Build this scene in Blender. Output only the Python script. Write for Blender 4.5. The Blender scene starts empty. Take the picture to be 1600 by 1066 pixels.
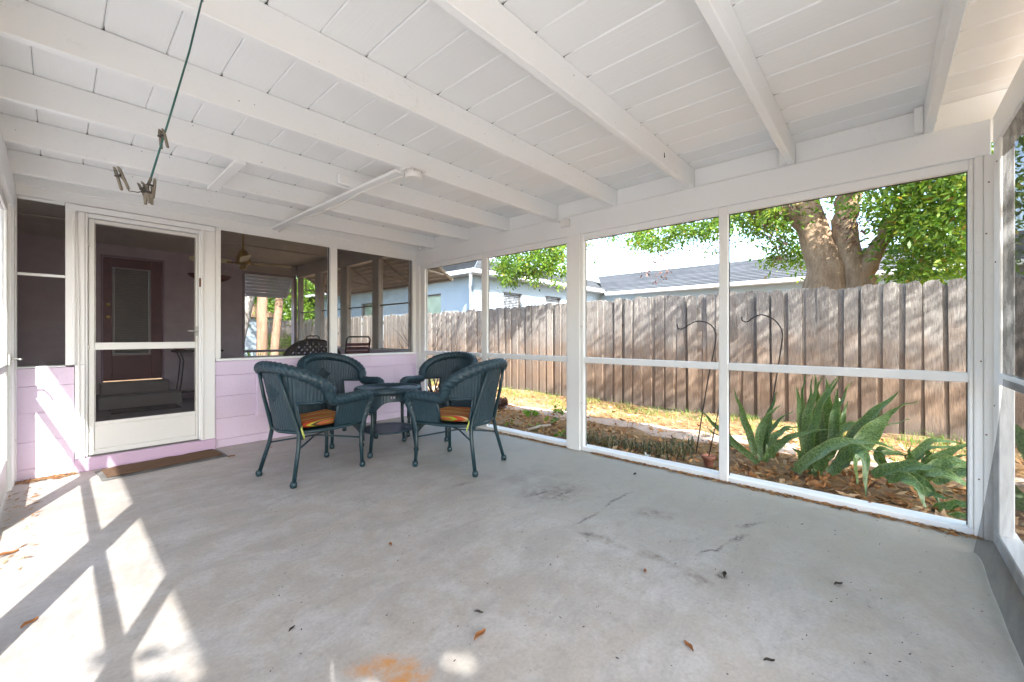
import bpy, bmesh, math, random
from mathutils import Vector, Matrix
random.seed(7)
scn = bpy.context.scene
COL = scn.collection
R = math.radians
# ------------------------------------------------------------------ camera
YAW = 48.0; CAMH = 1.2; FPX = 640.0; HOR = 525.0      # focal length and horizon in pixels of the 1600 px photograph
cam_d = bpy.data.cameras.new("camera"); cam = bpy.data.objects.new("camera", cam_d); COL.objects.link(cam)
cam.location = (0, 0, CAMH); cam.rotation_euler = (R(90), 0, R(-YAW))
cam_d.sensor_width = 36.0; cam_d.lens = 36.0 * FPX / 1600.0
cam_d.shift_y = -(533.0 - HOR) / 1600.0
cam_d.clip_start = 0.02; cam_d.clip_end = 600
scn.camera = cam
# ------------------------------------------------------------------ world, sun, exposure
AZ, EL = 23.3, 41.7                                   # the sun's light travels this far from +Y towards +X, and comes this high
SUN_STRENGTH, SKY_STRENGTH, EXPOSURE = 3.3, 0.14, 3.15
w = bpy.data.worlds.new("World"); scn.world = w; w.use_nodes = True
nt = w.node_tree; nt.nodes.clear()
sky = nt.nodes.new("ShaderNodeTexSky"); sky.sky_type = 'NISHITA'; sky.sun_disc = False
sky.sun_elevation = R(EL); sky.sun_rotation = R(180 + AZ); sky.air_density = 1.0; sky.dust_density = 1.8; sky.ozone_density = 0.5
bg = nt.nodes.new("ShaderNodeBackground"); bg.inputs[1].default_value = SKY_STRENGTH
wo = nt.nodes.new("ShaderNodeOutputWorld")
nt.links.new(sky.outputs[0], bg.inputs[0]); nt.links.new(bg.outputs[0], wo.inputs[0])
sl = bpy.data.lights.new("sun", 'SUN'); sl.energy = SUN_STRENGTH; sl.angle = R(0.7); sl.color = (1.0, 0.985, 0.955)
so = bpy.data.objects.new("sun", sl); COL.objects.link(so); so.location = (-6, -12, 14)
sdir = Vector((math.sin(R(AZ)) * math.cos(R(EL)), math.cos(R(AZ)) * math.cos(R(EL)), -math.sin(R(EL))))
so.rotation_euler = sdir.to_track_quat('-Z', 'Y').to_euler()
scn.view_settings.view_transform = 'Standard'; scn.view_settings.look = 'None'
scn.view_settings.exposure = EXPOSURE; scn.view_settings.gamma = 1.0; scn.view_settings.use_curve_mapping = False
scn.render.engine = 'CYCLES'
cy = scn.cycles
cy.max_bounces = 16; cy.diffuse_bounces = 12; cy.glossy_bounces = 3; cy.transparent_max_bounces = 24; cy.transmission_bounces = 4
cy.sample_clamp_indirect = 6.0; cy.use_denoising = True; cy.caustics_reflective = False; cy.caustics_refractive = False
# ------------------------------------------------------------------ helpers
_F = Vector((math.sin(R(YAW)), math.cos(R(YAW)), 0)); _Rt = Vector((math.cos(R(YAW)), -math.sin(R(YAW)), 0))
def _ray(u, v): return _F + _Rt * ((u - 800) / FPX) + Vector((0, 0, 1)) * ((HOR - v) / FPX)
def atx(u, v, x): d = _ray(u, v); return Vector((0, 0, CAMH)) + d * (x / d.x)          # survey: picture point on the plane x = ...
def aty(u, v, y): d = _ray(u, v); return Vector((0, 0, CAMH)) + d * (y / d.y)
def atz(u, v, z=0.0): d = _ray(u, v); return Vector((0, 0, CAMH)) + d * ((z - CAMH) / d.z)

def tag(o, label=None, cat=None, group=None, kind=None):
    if label: o['label'] = label
    if cat: o['category'] = cat
    if group: o['group'] = group
    if kind: o['kind'] = kind
    return o
def thing(name, label, cat, loc=(0, 0, 0), rz=0.0, group=None):
    o = bpy.data.objects.new(name, None); COL.objects.link(o); o.empty_display_size = 0.1
    o.location = loc; o.rotation_euler = (0, 0, rz)
    return tag(o, label, cat, group)
def copy_tree(o, parent=None):
    c = o.copy(); COL.objects.link(c)
    if parent: c.parent = parent
    for ch in list(o.children): copy_tree(ch, c)
    return c
class MB:
    """collects shapes into one mesh; coordinates are the parent's own unless build() is given an origin"""
    def __init__(s): s.bm = bmesh.new(); s.uv = s.bm.loops.layers.uv.new("UVMap")
    def box(s, x0, x1, y0, y1, z0, z1, bev=0.0, rot=None, piv=None, seg=1):
        if x1 < x0: x0, x1 = x1, x0
        if y1 < y0: y0, y1 = y1, y0
        if z1 < z0: z0, z1 = z1, z0
        vs = [s.bm.verts.new((x, y, z)) for x in (x0, x1) for y in (y0, y1) for z in (z0, z1)]
        fs = [s.bm.faces.new([vs[i] for i in f]) for f in ((0, 1, 3, 2), (4, 6, 7, 5), (0, 4, 5, 1), (2, 3, 7, 6), (0, 2, 6, 4), (1, 5, 7, 3))]
        for f in fs: s._boxuv(f)
        if rot is not None:
            p = Vector(piv) if piv is not None else Vector(((x0 + x1) / 2, (y0 + y1) / 2, (z0 + z1) / 2))
            for v in vs: v.co = p + rot @ (v.co - p)
        if bev > 0:
            es = list({e for f in fs for e in f.edges})
            bmesh.ops.bevel(s.bm, geom=es, offset=bev, segments=seg, affect='EDGES', profile=0.5)
        return s
    def _boxuv(s, f):
        f.normal_update(); n = f.normal
        for l in f.loops:
            c = l.vert.co
            if abs(n.x) > .7: l[s.uv].uv = (c.y, c.z)
            elif abs(n.y) > .7: l[s.uv].uv = (c.x, c.z)
            else: l[s.uv].uv = (c.x, c.y)
    def tube(s, pts, r, n=8, cap=True, closed=False, rfun=None, smooth=True):
        pts = [Vector(p) for p in pts]; m = len(pts); L = 0.0; rings = []; lens = []
        up = None
        for i, p in enumerate(pts):
            a = pts[i - 1] if (i > 0 or closed) else p; b = pts[(i + 1) % m] if (i < m - 1 or closed) else p
            t = (b - a).normalized()
            if up is None: up = Vector((0, 0, 1)) if abs(t.z) < .9 else Vector((1, 0, 0))
            x = t.cross(up).normalized(); y = x.cross(t).normalized(); up = y
            if i: L += (p - pts[i - 1]).length
            rr = r[i] if isinstance(r, (list, tuple)) else r
            ring = []
            for k in range(n):
                an = 2 * math.pi * k / n
                q = rr * (rfun(an, L) if rfun else 1.0)
                ring.append(s.bm.verts.new(p + x * (q * math.cos(an)) + y * (q * math.sin(an))))
            rings.append(ring); lens.append(L)
        for i in range(m if closed else m - 1):
            j = (i + 1) % m
            for k in range(n):
                f = s.bm.faces.new((rings[i][k], rings[i][(k + 1) % n], rings[j][(k + 1) % n], rings[j][k])); f.smooth = smooth
                for l, uvv in zip(f.loops, ((k / n, lens[i]), ((k + 1) / n, lens[i]), ((k + 1) / n, lens[j]), (k / n, lens[j]))): l[s.uv].uv = uvv
        if cap and not closed:
            s.bm.faces.new(rings[0][::-1]); s.bm.faces.new(rings[-1])
        return s
    def lathe(s, prof, n=24, c=(0, 0), smooth=True, cap=True):
        rings = [[s.bm.verts.new((c[0] + r * math.cos(2 * math.pi * k / n), c[1] + r * math.sin(2 * math.pi * k / n), z)) for k in range(n)] for r, z in prof]
        for i in range(len(prof) - 1):
            for k in range(n):
                f = s.bm.faces.new((rings[i][k], rings[i][(k + 1) % n], rings[i + 1][(k + 1) % n], rings[i + 1][k])); f.smooth = smooth
                for l, uvv in zip(f.loops, ((k / n, prof[i][1]), ((k + 1) / n, prof[i][1]), ((k + 1) / n, prof[i + 1][1]), (k / n, prof[i + 1][1]))): l[s.uv].uv = uvv
        if cap: s.bm.faces.new(rings[0][::-1]); s.bm.faces.new(rings[-1])
        return s
    def sheet(s, P, nu, nv, smooth=True, skip=None, uvs=None):
        g = [[s.bm.verts.new(P(i / nu, j / nv)) for j in range(nv + 1)] for i in range(nu + 1)]
        for i in range(nu):
            for j in range(nv):
                if skip and skip(i, j): continue
                f = s.bm.faces.new((g[i][j], g[i + 1][j], g[i + 1][j + 1], g[i][j + 1])); f.smooth = smooth
                for l, (a, b) in zip(f.loops, ((i, j), (i + 1, j), (i + 1, j + 1), (i, j + 1))):
                    l[s.uv].uv = uvs(a / nu, b / nv) if uvs else (a / nu, b / nv)
        return s
    def quad(s, a, b, c, d, smooth=False):
        f = s.bm.faces.new([s.bm.verts.new(p) for p in (a, b, c, d)]); f.smooth = smooth
        for l, uvv in zip(f.loops, ((0, 0), (1, 0), (1, 1), (0, 1))): l[s.uv].uv = uvv
        return s
    def poly(s, pts, axis, a, b, bev=0.0):
        """prism: outline pts in the two other axes, from a to b along axis"""
        def mk(p, t): return {0: (t, p[0], p[1]), 1: (p[0], t, p[1]), 2: (p[0], p[1], t)}[axis]
        A = [s.bm.verts.new(mk(p, a)) for p in pts]; B = [s.bm.verts.new(mk(p, b)) for p in pts]; n = len(pts)
        fs = [s.bm.faces.new(A), s.bm.faces.new(B[::-1])] + [s.bm.faces.new((A[i], B[i], B[(i + 1) % n], A[(i + 1) % n])) for i in range(n)]
        bmesh.ops.recalc_face_normals(s.bm, faces=fs)
        for f in fs: s._boxuv(f)
        if bev: bmesh.ops.bevel(s.bm, geom=list({e for f in fs for e in f.edges}), offset=bev, segments=1, affect='EDGES', profile=.5)
        return s
    def mesh(s, name, mat, origin=None):
        if origin is not None: bmesh.ops.translate(s.bm, verts=s.bm.verts, vec=-Vector(origin))
        me = bpy.data.meshes.new(name); s.bm.to_mesh(me); s.bm.free()
        for m in (mat if isinstance(mat, (list, tuple)) else (mat,)): me.materials.append(m)
        return me
    def build(s, name, mat, parent=None, origin=None):
        o = bpy.data.objects.new(name, s.mesh(name, mat, origin)); COL.objects.link(o)
        if parent is not None: o.parent = parent
        elif origin is not None: o.location = origin
        return o
def inst(name, me, parent, loc=(0, 0, 0), rot=(0, 0, 0), sc=(1, 1, 1)):
    o = bpy.data.objects.new(name, me); COL.objects.link(o); o.location = loc; o.rotation_euler = rot; o.scale = sc
    if parent is not None: o.parent = parent
    return o
def soup(name, mat, quads, origin=None, tris=False, parent=None):
    """many little faces at once: quads is a list of 4-point (or 3-point) tuples"""
    vs = []; fs = []
    for q in quads:
        i = len(vs); vs.extend(q); fs.append(tuple(range(i, i + len(q))))
    if origin is not None:
        ox, oy, oz = origin; vs = [(p[0] - ox, p[1] - oy, p[2] - oz) for p in vs]
    me = bpy.data.meshes.new(name); me.from_pydata([tuple(v) for v in vs], [], fs); me.update(); me.materials.append(mat)
    o = bpy.data.objects.new(name, me); COL.objects.link(o)
    if parent is not None: o.parent = parent
    elif origin is not None: o.location = origin
    return o
# ------------------------------------------------------------------ materials
class NT:
    def __init__(s, name):
        s.m = bpy.data.materials.new(name); s.m.use_nodes = True; s.t = s.m.node_tree; s.t.nodes.clear()
        s.out = s.t.nodes.new("ShaderNodeOutputMaterial")
    def n(s, typ, **kw):
        nd = s.t.nodes.new("ShaderNode" + typ)
        for k, v in kw.items():
            if k.startswith('i_'):
                key = k[2:].replace('_', ' ')
                sock = nd.inputs[int(key)] if key.isdigit() else nd.inputs[key]
                if hasattr(v, 'is_output'): s.t.links.new(v, sock)
                else: sock.default_value = v
            else: setattr(nd, k, v)
        return nd
    def link(s, a, b): s.t.links.new(a, b)
    def pos(s): return s.n("NewGeometry").outputs['Position']
    def objc(s): return s.n("TexCoord").outputs['Object']
    def uv(s): return s.n("TexCoord").outputs['UV']
    def map(s, v, scale=(1, 1, 1), loc=(0, 0, 0), rot=(0, 0, 0)):
        nd = s.n("Mapping"); s.link(v, nd.inputs['Vector']); nd.inputs['Scale'].default_value = scale; nd.inputs['Location'].default_value = loc; nd.inputs['Rotation'].default_value = rot
        return nd.outputs[0]
    def noise(s, v, scale, detail=4, rough=.55, dist=0.0):
        nd = s.n("TexNoise"); s.link(v, nd.inputs['Vector']); nd.inputs['Scale'].default_value = scale; nd.inputs['Detail'].default_value = detail
        nd.inputs['Roughness'].default_value = rough; nd.inputs['Distortion'].default_value = dist
        return nd.outputs['Fac']
    def ramp(s, f, stops):
        nd = s.n("ValToRGB"); s.link(f, nd.inputs[0]); cr = nd.color_ramp
        while len(cr.elements) < len(stops): cr.elements.new(.5)
        for e, (p, c) in zip(cr.elements, stops):
            e.position = p; e.color = (c[0], c[1], c[2], 1) if isinstance(c, (tuple, list)) else (c, c, c, 1)
        return nd.outputs[0]
    def mix(s, f, a, b, mode='MIX'):
        nd = s.n("Mix", data_type='RGBA', blend_type=mode)
        for sock, v in ((nd.inputs[0], f), (nd.inputs[6], a), (nd.inputs[7], b)):
            if hasattr(v, 'is_output'): s.link(v, sock)
            elif isinstance(v, (tuple, list)): sock.default_value = (v[0], v[1], v[2], 1)
            else: sock.default_value = v
        return nd.outputs[2]
    def math(s, op, a, b=0.0, c=0.0, clamp=False):
        nd = s.n("Math", operation=op, use_clamp=clamp)
        for sock, v in zip(nd.inputs, (a, b, c)):
            if hasattr(v, 'is_output'): s.link(v, sock)
            else: sock.default_value = v
        return nd.outputs[0]
    def sep(s, v):
        nd = s.n("SeparateXYZ"); s.link(v, nd.inputs[0]); return nd.outputs
    def bump(s, h, strength=.3, dist=.005, nrm=None):
        nd = s.n("Bump"); s.link(h, nd.inputs['Height']); nd.inputs['Strength'].default_value = strength; nd.inputs['Distance'].default_value = dist
        if nrm is not None: s.link(nrm, nd.inputs['Normal'])
        return nd.outputs[0]
    def rnd(s): return s.n("ObjectInfo").outputs['Random']
    def island(s): return s.n("NewGeometry").outputs['Random Per Island']
    def bsdf(s, col, rough=.5, nrm=None, spec=.5, metal=0.0):
        nd = s.n("BsdfPrincipled")
        for key, v in (('Base Color', col), ('Roughness', rough), ('Specular IOR Level', spec), ('Metallic', metal)):
            if hasattr(v, 'is_output'): s.link(v, nd.inputs[key])
            elif isinstance(v, (tuple, list)): nd.inputs[key].default_value = (v[0], v[1], v[2], 1)
            else: nd.inputs[key].default_value = v
        if nrm is not None: s.link(nrm, nd.inputs['Normal'])
        return nd.outputs[0]
    def done(s, sh): s.link(sh, s.out.inputs[0]); return s.m
def m_paint(name, col, dirt=.25, grain=(3, 60, 60), rough=.45, bump=.12, dirtcol=(.33, .29, .24)):
    t = NT(name); p = t.pos()
    big = t.noise(p, 2.2, 5, .6); fine = t.noise(p, 38, 4, .65)
    spots = t.ramp(t.noise(p, 70, 2, .5), [(0.0, 0), (.70, 0), (.78, 1)])
    scuff = t.math('MULTIPLY', t.ramp(fine, [(.58, 0), (.75, 1)]), t.ramp(big, [(.45, 0), (.7, 1)]))
    c = t.mix(t.math('MULTIPLY', big, .25), col, tuple(x * .86 for x in col))
    c = t.mix(t.math('MULTIPLY', scuff, dirt), c, dirtcol)
    c = t.mix(t.math('MULTIPLY', spots, dirt * .8), c, tuple(x * .6 for x in dirtcol))
    g = t.noise(t.map(p, grain), 3, 4, .6)
    h = t.math('ADD', t.math('MULTIPLY', g, .6), t.math('MULTIPLY', fine, .5))
    return t.done(t.bsdf(c, rough, t.bump(h, bump, .004)))
WHITE = m_paint("white paint", (.855, .868, .872), .12, (3, 3, 60))
WHITE_Y = m_paint("white paint grained along the wall", (.855, .868, .872), .14, (60, 2, 60))
WHITE_V = m_paint("white paint on posts", (.85, .85, .84), .34, (60, 60, 2), rough=.4)
WHITE_X = m_paint("white paint grained across", (.855, .868, .872), .3, (2, 60, 60))
DOORM = m_paint("white enamel on aluminium", (.74, .74, .71), .3, (30, 30, 30), rough=.35, bump=.1)
def m_boards():
    t = NT("painted roof boards"); p = t.pos()
    g = t.noise(t.map(p, (40, 2.0, 20)), 2.2, 5, .6); f = t.noise(p, 60, 3, .6); r = t.rnd()
    c = t.mix(r, (.85, .86, .865), (.815, .825, .83))
    c = t.mix(t.math('MULTIPLY', t.ramp(t.noise(p, 26, 2), [(.72, 0), (.78, 1)]), .35), c, (.86, .855, .84))
    h = t.math('ADD', g, t.math('MULTIPLY', f, .4))
    return t.done(t.bsdf(c, .5, t.bump(h, .35, .005)))
BOARD = m_boards()
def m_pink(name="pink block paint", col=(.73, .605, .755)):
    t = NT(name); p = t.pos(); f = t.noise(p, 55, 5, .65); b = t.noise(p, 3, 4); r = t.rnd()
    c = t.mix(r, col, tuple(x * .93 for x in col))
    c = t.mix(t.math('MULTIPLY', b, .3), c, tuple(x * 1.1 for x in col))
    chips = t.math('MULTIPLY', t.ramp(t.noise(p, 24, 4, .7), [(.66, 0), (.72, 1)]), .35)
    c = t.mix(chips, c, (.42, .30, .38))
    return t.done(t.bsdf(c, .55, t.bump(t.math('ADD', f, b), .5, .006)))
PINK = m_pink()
PINKI = m_pink("dull pink inner paint", (.52, .44, .49))  # duller, darker pink than the porch walls
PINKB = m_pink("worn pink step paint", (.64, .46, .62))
def m_plain(name, col, rough=.5, metal=0., bscale=40, bstr=.2, var=.2, spec=.5):
    t = NT(name); p = t.objc(); f = t.noise(p, bscale, 4, .6)
    c = t.mix(f, tuple(x * (1 - var) for x in col), tuple(min(1, x * (1 + var)) for x in col))
    return t.done(t.bsdf(c, rough, t.bump(f, bstr, .003), spec, metal))
def m_floor():
    t = NT("painted concrete"); p = t.pos()
    big = t.noise(p, .9, 6, .6, .3); mid = t.noise(p, 4.5, 6, .65, .4); fine = t.noise(p, 60, 4, .6); streak = t.noise(t.map(p, (1.4, 3.0, 1), rot=(0, 0, .5)), 1.6, 8, .72, .8)
    c = t.mix(t.ramp(big, [(.3, 0), (.7, 1)]), (.42, .375, .325), (.475, .43, .378))
    c = t.mix(t.math('MULTIPLY', t.ramp(mid, [(.42, 0), (.60, 1)]), .75), c, (.53, .51, .49))
    c = t.mix(t.math('MULTIPLY', t.ramp(streak, [(.44, 0), (.68, 1)]), .7), c, (.34, .315, .29))
    c = t.mix(t.math('MULTIPLY', t.ramp(t.noise(p, 16, 5, .75), [(.54, 0), (.66, 1)]), .38), c, (.29, .26, .235))
    c = t.mix(t.math('MULTIPLY', t.ramp(fine, [(.35, 0), (.7, 1)]), .35), c, (.275, .255, .23))
    # darker, greyer-green band towards the screens
    X, Y, Z = t.sep(p)
    band = t.math('MULTIPLY', t.ramp(t.math('ADD', t.math('MULTIPLY', X, .25), t.math('MULTIPLY', big, .25)), [(.62, 0), (.85, 1)]), .6)
    c = t.mix(band, c, (.33, .31, .255))
    # dark smears where something was dragged, and a rust stain near the camera
    def blob(cx, cy, rx, ry, rot=0.0):
        v = t.map(p, (1, 1, 0), (0, 0, 0)); q = t.n("VectorMath", operation='SUBTRACT'); t.link(v, q.inputs[0]); q.inputs[1].default_value = (cx, cy, 0)
        q2 = t.map(q.outputs[0], (1, 1, 1), (0, 0, 0), (0, 0, rot)); q3 = t.map(q2, (1 / rx, 1 / ry, 0))
        l = t.n("VectorMath", operation='LENGTH'); t.link(q3, l.inputs[0])
        return t.ramp(l.outputs['Value'], [(.25, 1), (1.0, 0)])
    dirt = t.math('MULTIPLY', t.math('MAXIMUM', blob(2.75, 1.75, .9, .55, .5), blob(2.35, .95, .9, .5, .7)), t.ramp(t.noise(t.map(p, (1.2, 2.2, 1), rot=(0, 0, -.75)), 5.0, 9, .85, .9), [(.54, 0), (.74, 1)]))
    c = t.mix(t.math('MULTIPLY', dirt, .6), c, (.12, .10, .09))
    patch = t.math('MULTIPLY', blob(2.55, 2.2, .8, .5, .3), t.ramp(mid, [(.42, 0), (.62, 1)]))
    c = t.mix(t.math('MULTIPLY', patch, .5), c, (.23, .20, .175))
    wv = t.n("TexNoise"); t.link(p, wv.inputs['Vector']); wv.inputs['Scale'].default_value = 7.0; wv.inputs['Detail'].default_value = 5
    wo_ = t.n("VectorMath", operation='MULTIPLY_ADD'); t.link(wv.outputs['Color'], wo_.inputs[0]); wo_.inputs[1].default_value = (.11, .11, 0); t.link(p, wo_.inputs[2]); pw = wo_.outputs[0]
    def stroke(u0, v0, u1, v1, wd):
        a, b = atz(u0, v0), atz(u1, v1); d = b - a; L = d.length / 2; th = math.atan2(d.y, d.x); cx, cy_ = (a.x + b.x) / 2 + .055, (a.y + b.y) / 2 + .055
        q = t.n("VectorMath", operation='SUBTRACT'); t.link(pw, q.inputs[0]); q.inputs[1].default_value = (cx, cy_, 0)
        q3 = t.map(t.map(q.outputs[0], (1, 1, 0), (0, 0, 0), (0, 0, -th)), (1 / L, 1 / wd, 0)); l = t.n("VectorMath", operation='LENGTH'); t.link(q3, l.inputs[0])
        return t.ramp(l.outputs['Value'], [(.2, 1), (1.0, 0)])
    sk = None
    for s_ in ((896, 822, 940, 797, .022), (938, 797, 990, 766, .02), (1078, 872, 1140, 847, .018), (1138, 848, 1172, 834, .03), (1149, 824, 1198, 816, .016), (1120, 893, 1140, 905, .03), (905, 831, 930, 838, .03), (812, 777, 870, 766, .03), (860, 780, 905, 762, .025)):
        v_ = stroke(*s_); sk = v_ if sk is None else t.math('MAXIMUM', sk, v_)
    sk = t.math('MULTIPLY', sk, t.ramp(t.noise(p, 45, 4, .7), [(.38, 0), (.58, 1)]))
    c = t.mix(t.math('MULTIPLY', sk, .92), c, (.06, .05, .044))
    br = None
    for s_ in ((800, 780, 930, 760, .26), (903, 829, 990, 861, .05), (985, 858, 1068, 890, .05), (1062, 888, 1120, 919, .06), (980, 800, 1060, 805, .12), (690, 765, 745, 752, .05)):
        v_ = stroke(*s_); br = v_ if br is None else t.math('MAXIMUM', br, v_)
    br = t.math('MULTIPLY', br, t.ramp(t.noise(p, 18, 7, .75), [(.40, 0), (.66, 1)]))
    c = t.mix(t.math('MULTIPLY', br, .85), c, (.15, .108, .072))
    rust = t.math('MULTIPLY', t.math('MAXIMUM', blob(.80, 1.33, .17, .075, .75), blob(.82, 1.24, .12, .10, .2)), t.ramp(t.noise(p, 14, 6, .7), [(.36, 0), (.6, 1)]))
    c = t.mix(t.math('MULTIPLY', rust, .95), c, (.58, .25, .05))
    specks = t.ramp(t.noise(p, 110, 2, .4), [(.73, 0), (.77, 1)])
    c = t.mix(t.math('MULTIPLY', specks, .6), c, (.15, .12, .10))
    pale = t.ramp(t.noise(p, 75, 3, .5), [(.72, 0), (.78, 1)])
    c = t.mix(t.math('MULTIPLY', pale, .4), c, (.56, .55, .54))
    h = t.math('ADD', t.math('MULTIPLY', mid, .6), t.math('ADD', t.math('MULTIPLY', fine, .25), t.math('MULTIPLY', streak, .3)))
    return t.done(t.bsdf(c, t.ramp(mid, [(.3, .42), (.7, .62)]), t.bump(h, .26, .012), .28))
FLOORM = m_floor()
def m_screen(name, col, fac):
    t = NT(name); a = t.n("BsdfTransparent"); a.inputs[0].default_value = (1, 1, 1, 1)
    b = t.n("BsdfDiffuse"); b.inputs[0].default_value = (*col, 1)
    mx = t.n("MixShader")
    p = t.pos(); f = t.math('ADD', fac, t.math('MULTIPLY', t.math('SUBTRACT', t.noise(p, 9, 3), .5), fac * .5))
    t.link(f, mx.inputs[0]); t.link(a.outputs[0], mx.inputs[1]); t.link(b.outputs[0], mx.inputs[2])
    return t.done(mx.outputs[0])
SCR_CLEAR = m_screen("fine insect mesh", (.12, .12, .12), .05)
SCR_DARK = m_screen("charcoal insect mesh", (.045, .04, .042), .42)
SCR_SUN = m_screen("sun dimming mesh", (.05, .05, .05), .66)  # left wall mesh made dense to dim the sun patches inside
SCR_MID = m_screen("grey insect mesh", (.16, .16, .155), .14)
SCR_GREY = m_screen("darkened grey mesh", (.07, .07, .066), .84)  # mesh made dark and nearly opaque to hide the bright sky behind
SCR_SAG = m_screen("loose grey mesh", (.12, .115, .11), .58)
def m_wicker():
    t = NT("dark teal woven resin"); u = t.uv(); p = t.objc(); f = t.noise(p, 30, 4, .6); r = t.rnd()
    c = t.mix(f, (.009, .027, .041), (.025, .060, .080))
    dust = t.math('MULTIPLY', t.ramp(t.noise(p, 9, 4), [(.5, 0), (.75, 1)]), .35)
    c = t.mix(dust, c, (.055, .085, .095))
    return t.done(t.bsdf(c, .42, t.bump(t.noise(p, 160, 2), .25, .002), .5))
WICKER = m_wicker()
TEAL = m_plain("teal painted tube", (.011, .036, .047), .36, 0, 60, .12, .3)
def m_cushion():
    t = NT("striped cushion cloth"); X, Y, Z = t.sep(t.objc())
    q = t.math('FRACT', t.math('ADD', t.math('MULTIPLY', X, 6.3), .13))
    nd = t.n("ValToRGB"); t.link(q, nd.inputs[0]); cr = nd.color_ramp; cr.interpolation = 'CONSTANT'
    st = [(0, (.42, .075, .025)), (.14, (.48, .17, .04)), (.24, (.10, .03, .02)), (.29, (.40, .06, .025)), (.40, (.50, .44, .05)), (.46, (.05, .05, .03)), (.52, (.45, .13, .05)), (.66, (.30, .40, .03)), (.73, (.45, .07, .03)), (.86, (.66, .45, .20)), (.94, (.06, .04, .03))]
    while len(cr.elements) < len(st): cr.elements.new(.5)
    for e, (pp, c) in zip(cr.elements, st): e.position = pp; e.color = (*c, 1)
    f = t.noise(t.objc(), 140, 3)
    return t.done(t.bsdf(nd.outputs[0], .9, t.bump(f, .3, .002), .2))
CUSHION = m_cushion()
TIE = m_plain("lime cloth tie", (.45, .50, .12), .9)
def m_fence():
    t = NT("weathered fence wood"); p = t.objc(); w_ = t.pos(); r = t.rnd()
    off = t.n("CombineXYZ"); t.link(t.math('MULTIPLY', r, 37.0), off.inputs[0]); t.link(t.math('MULTIPLY', r, 91.0), off.inputs[2])
    pv = t.n("VectorMath", operation='ADD'); t.link(p, pv.inputs[0]); t.link(off.outputs[0], pv.inputs[1]); pv = pv.outputs[0]
    ring = t.noise(t.map(pv, (5, 9, .55)), 3.2, 3, .5, 1.2)
    rings = t.math('SINE', t.math('MULTIPLY', ring, 62.0))
    fib = t.noise(t.map(pv, (30, 60, 2.2)), 4, 5, .65)
    X, Y, Z = t.sep(w_)
    hgt = t.math('ADD', t.math('DIVIDE', Z, 1.9), t.math('MULTIPLY', t.math('SUBTRACT', t.noise(pv, 3.0, 4, .6), .5), .9))
    low = t.mix(r, (.225, .155, .105), (.15, .108, .078)); up = t.mix(r, (.255, .238, .215), (.165, .153, .14))
    c = t.mix(t.ramp(hgt, [(.28, 0), (.72, 1)]), low, up)
    c = t.mix(t.math('MULTIPLY', t.ramp(rings, [(.2, 0), (1, 1)]), .26), c, (.135, .095, .07))
    c = t.mix(t.math('MULTIPLY', t.ramp(fib, [(.46, 0), (.62, 1)]), .68), c, (.062, .048, .04))
    lich = t.math('MULTIPLY', t.ramp(t.noise(t.map(pv, (9, 9, 2.2)), 3.4, 6, .75), [(.50, 0), (.66, 1)]), t.ramp(hgt, [(.55, 0), (.95, 1)]))
    c = t.mix(t.math('MULTIPLY', lich, .6), c, (.40, .385, .33))
    mold = t.math('MULTIPLY', t.ramp(t.noise(t.map(pv, (12, 12, 3)), 3.5, 5, .7), [(.5, 0), (.64, 1)]), t.ramp(hgt, [(.62, 0), (1.0, 1)]))
    c = t.mix(t.math('MULTIPLY', mold, .6), c, (.10, .085, .065))
    splash = t.math('MULTIPLY', t.ramp(t.math('ADD', Z, t.math('MULTIPLY', t.noise(pv, 14, 3), .35)), [(.2, 1), (.5, 0)]), .6)
    c = t.mix(splash, c, (.10, .085, .075))
    kn = t.n("TexVoronoi"); t.link(t.map(pv, (4.5, 1, 1.35)), kn.inputs['Vector']); kn.inputs['Scale'].default_value = 1.6
    knot = t.ramp(kn.outputs['Distance'], [(.05, 1), (.11, 0)])
    c = t.mix(t.math('MULTIPLY', knot, .75), c, (.08, .05, .035))
    h = t.math('ADD', t.math('MULTIPLY', fib, .8), t.math('MULTIPLY', rings, .12))
    return t.done(t.bsdf(c, .85, t.bump(h, .7, .006), .2))
FENCE = m_fence()
def m_ground():
    t = NT("sandy soil and needles"); p = t.pos(); n1 = t.noise(p, .8, 5, .6); n2 = t.noise(p, 9, 6, .7); n3 = t.noise(p, 60, 3, .7)
    X, Y, Z = t.sep(p)
    c = t.mix(t.ramp(n2, [(.35, 0), (.65, 1)]), (.15, .083, .044), (.34, .21, .11))
    c = t.mix(t.math('MULTIPLY', t.ramp(n1, [(.5, 0), (.62, 1)]), .7), c, (.46, .35, .23))
    c = t.mix(t.math('MULTIPLY', t.ramp(t.noise(p, 2.2, 5, .65), [(.56, 0), (.68, 1)]), .5), c, (.13, .16, .04))
    bed = t.ramp(t.math('ADD', X, t.math('MULTIPLY', n1, .8)), [(.0, 1), (.5, 1)])
    c = t.mix(t.math('MULTIPLY', n3, .55), c, (.11, .07, .04))
    return t.done(t.bsdf(c, .95, t.bump(t.math('ADD', n2, n3), .8, .02), .1))
GROUND = m_ground()
def m_sand():
    t = NT("pale sand"); p = t.pos(); n2 = t.noise(p, 7, 6, .7); n3 = t.noise(p, 80, 3, .7)
    c = t.mix(n2, (.36, .285, .235), (.50, .42, .365)); c = t.mix(t.math('MULTIPLY', n3, .4), c, (.30, .23, .17))
    return t.done(t.bsdf(c, .95, t.bump(t.math('ADD', n2, n3), .6, .015), .1))
SAND = m_sand()
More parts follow.
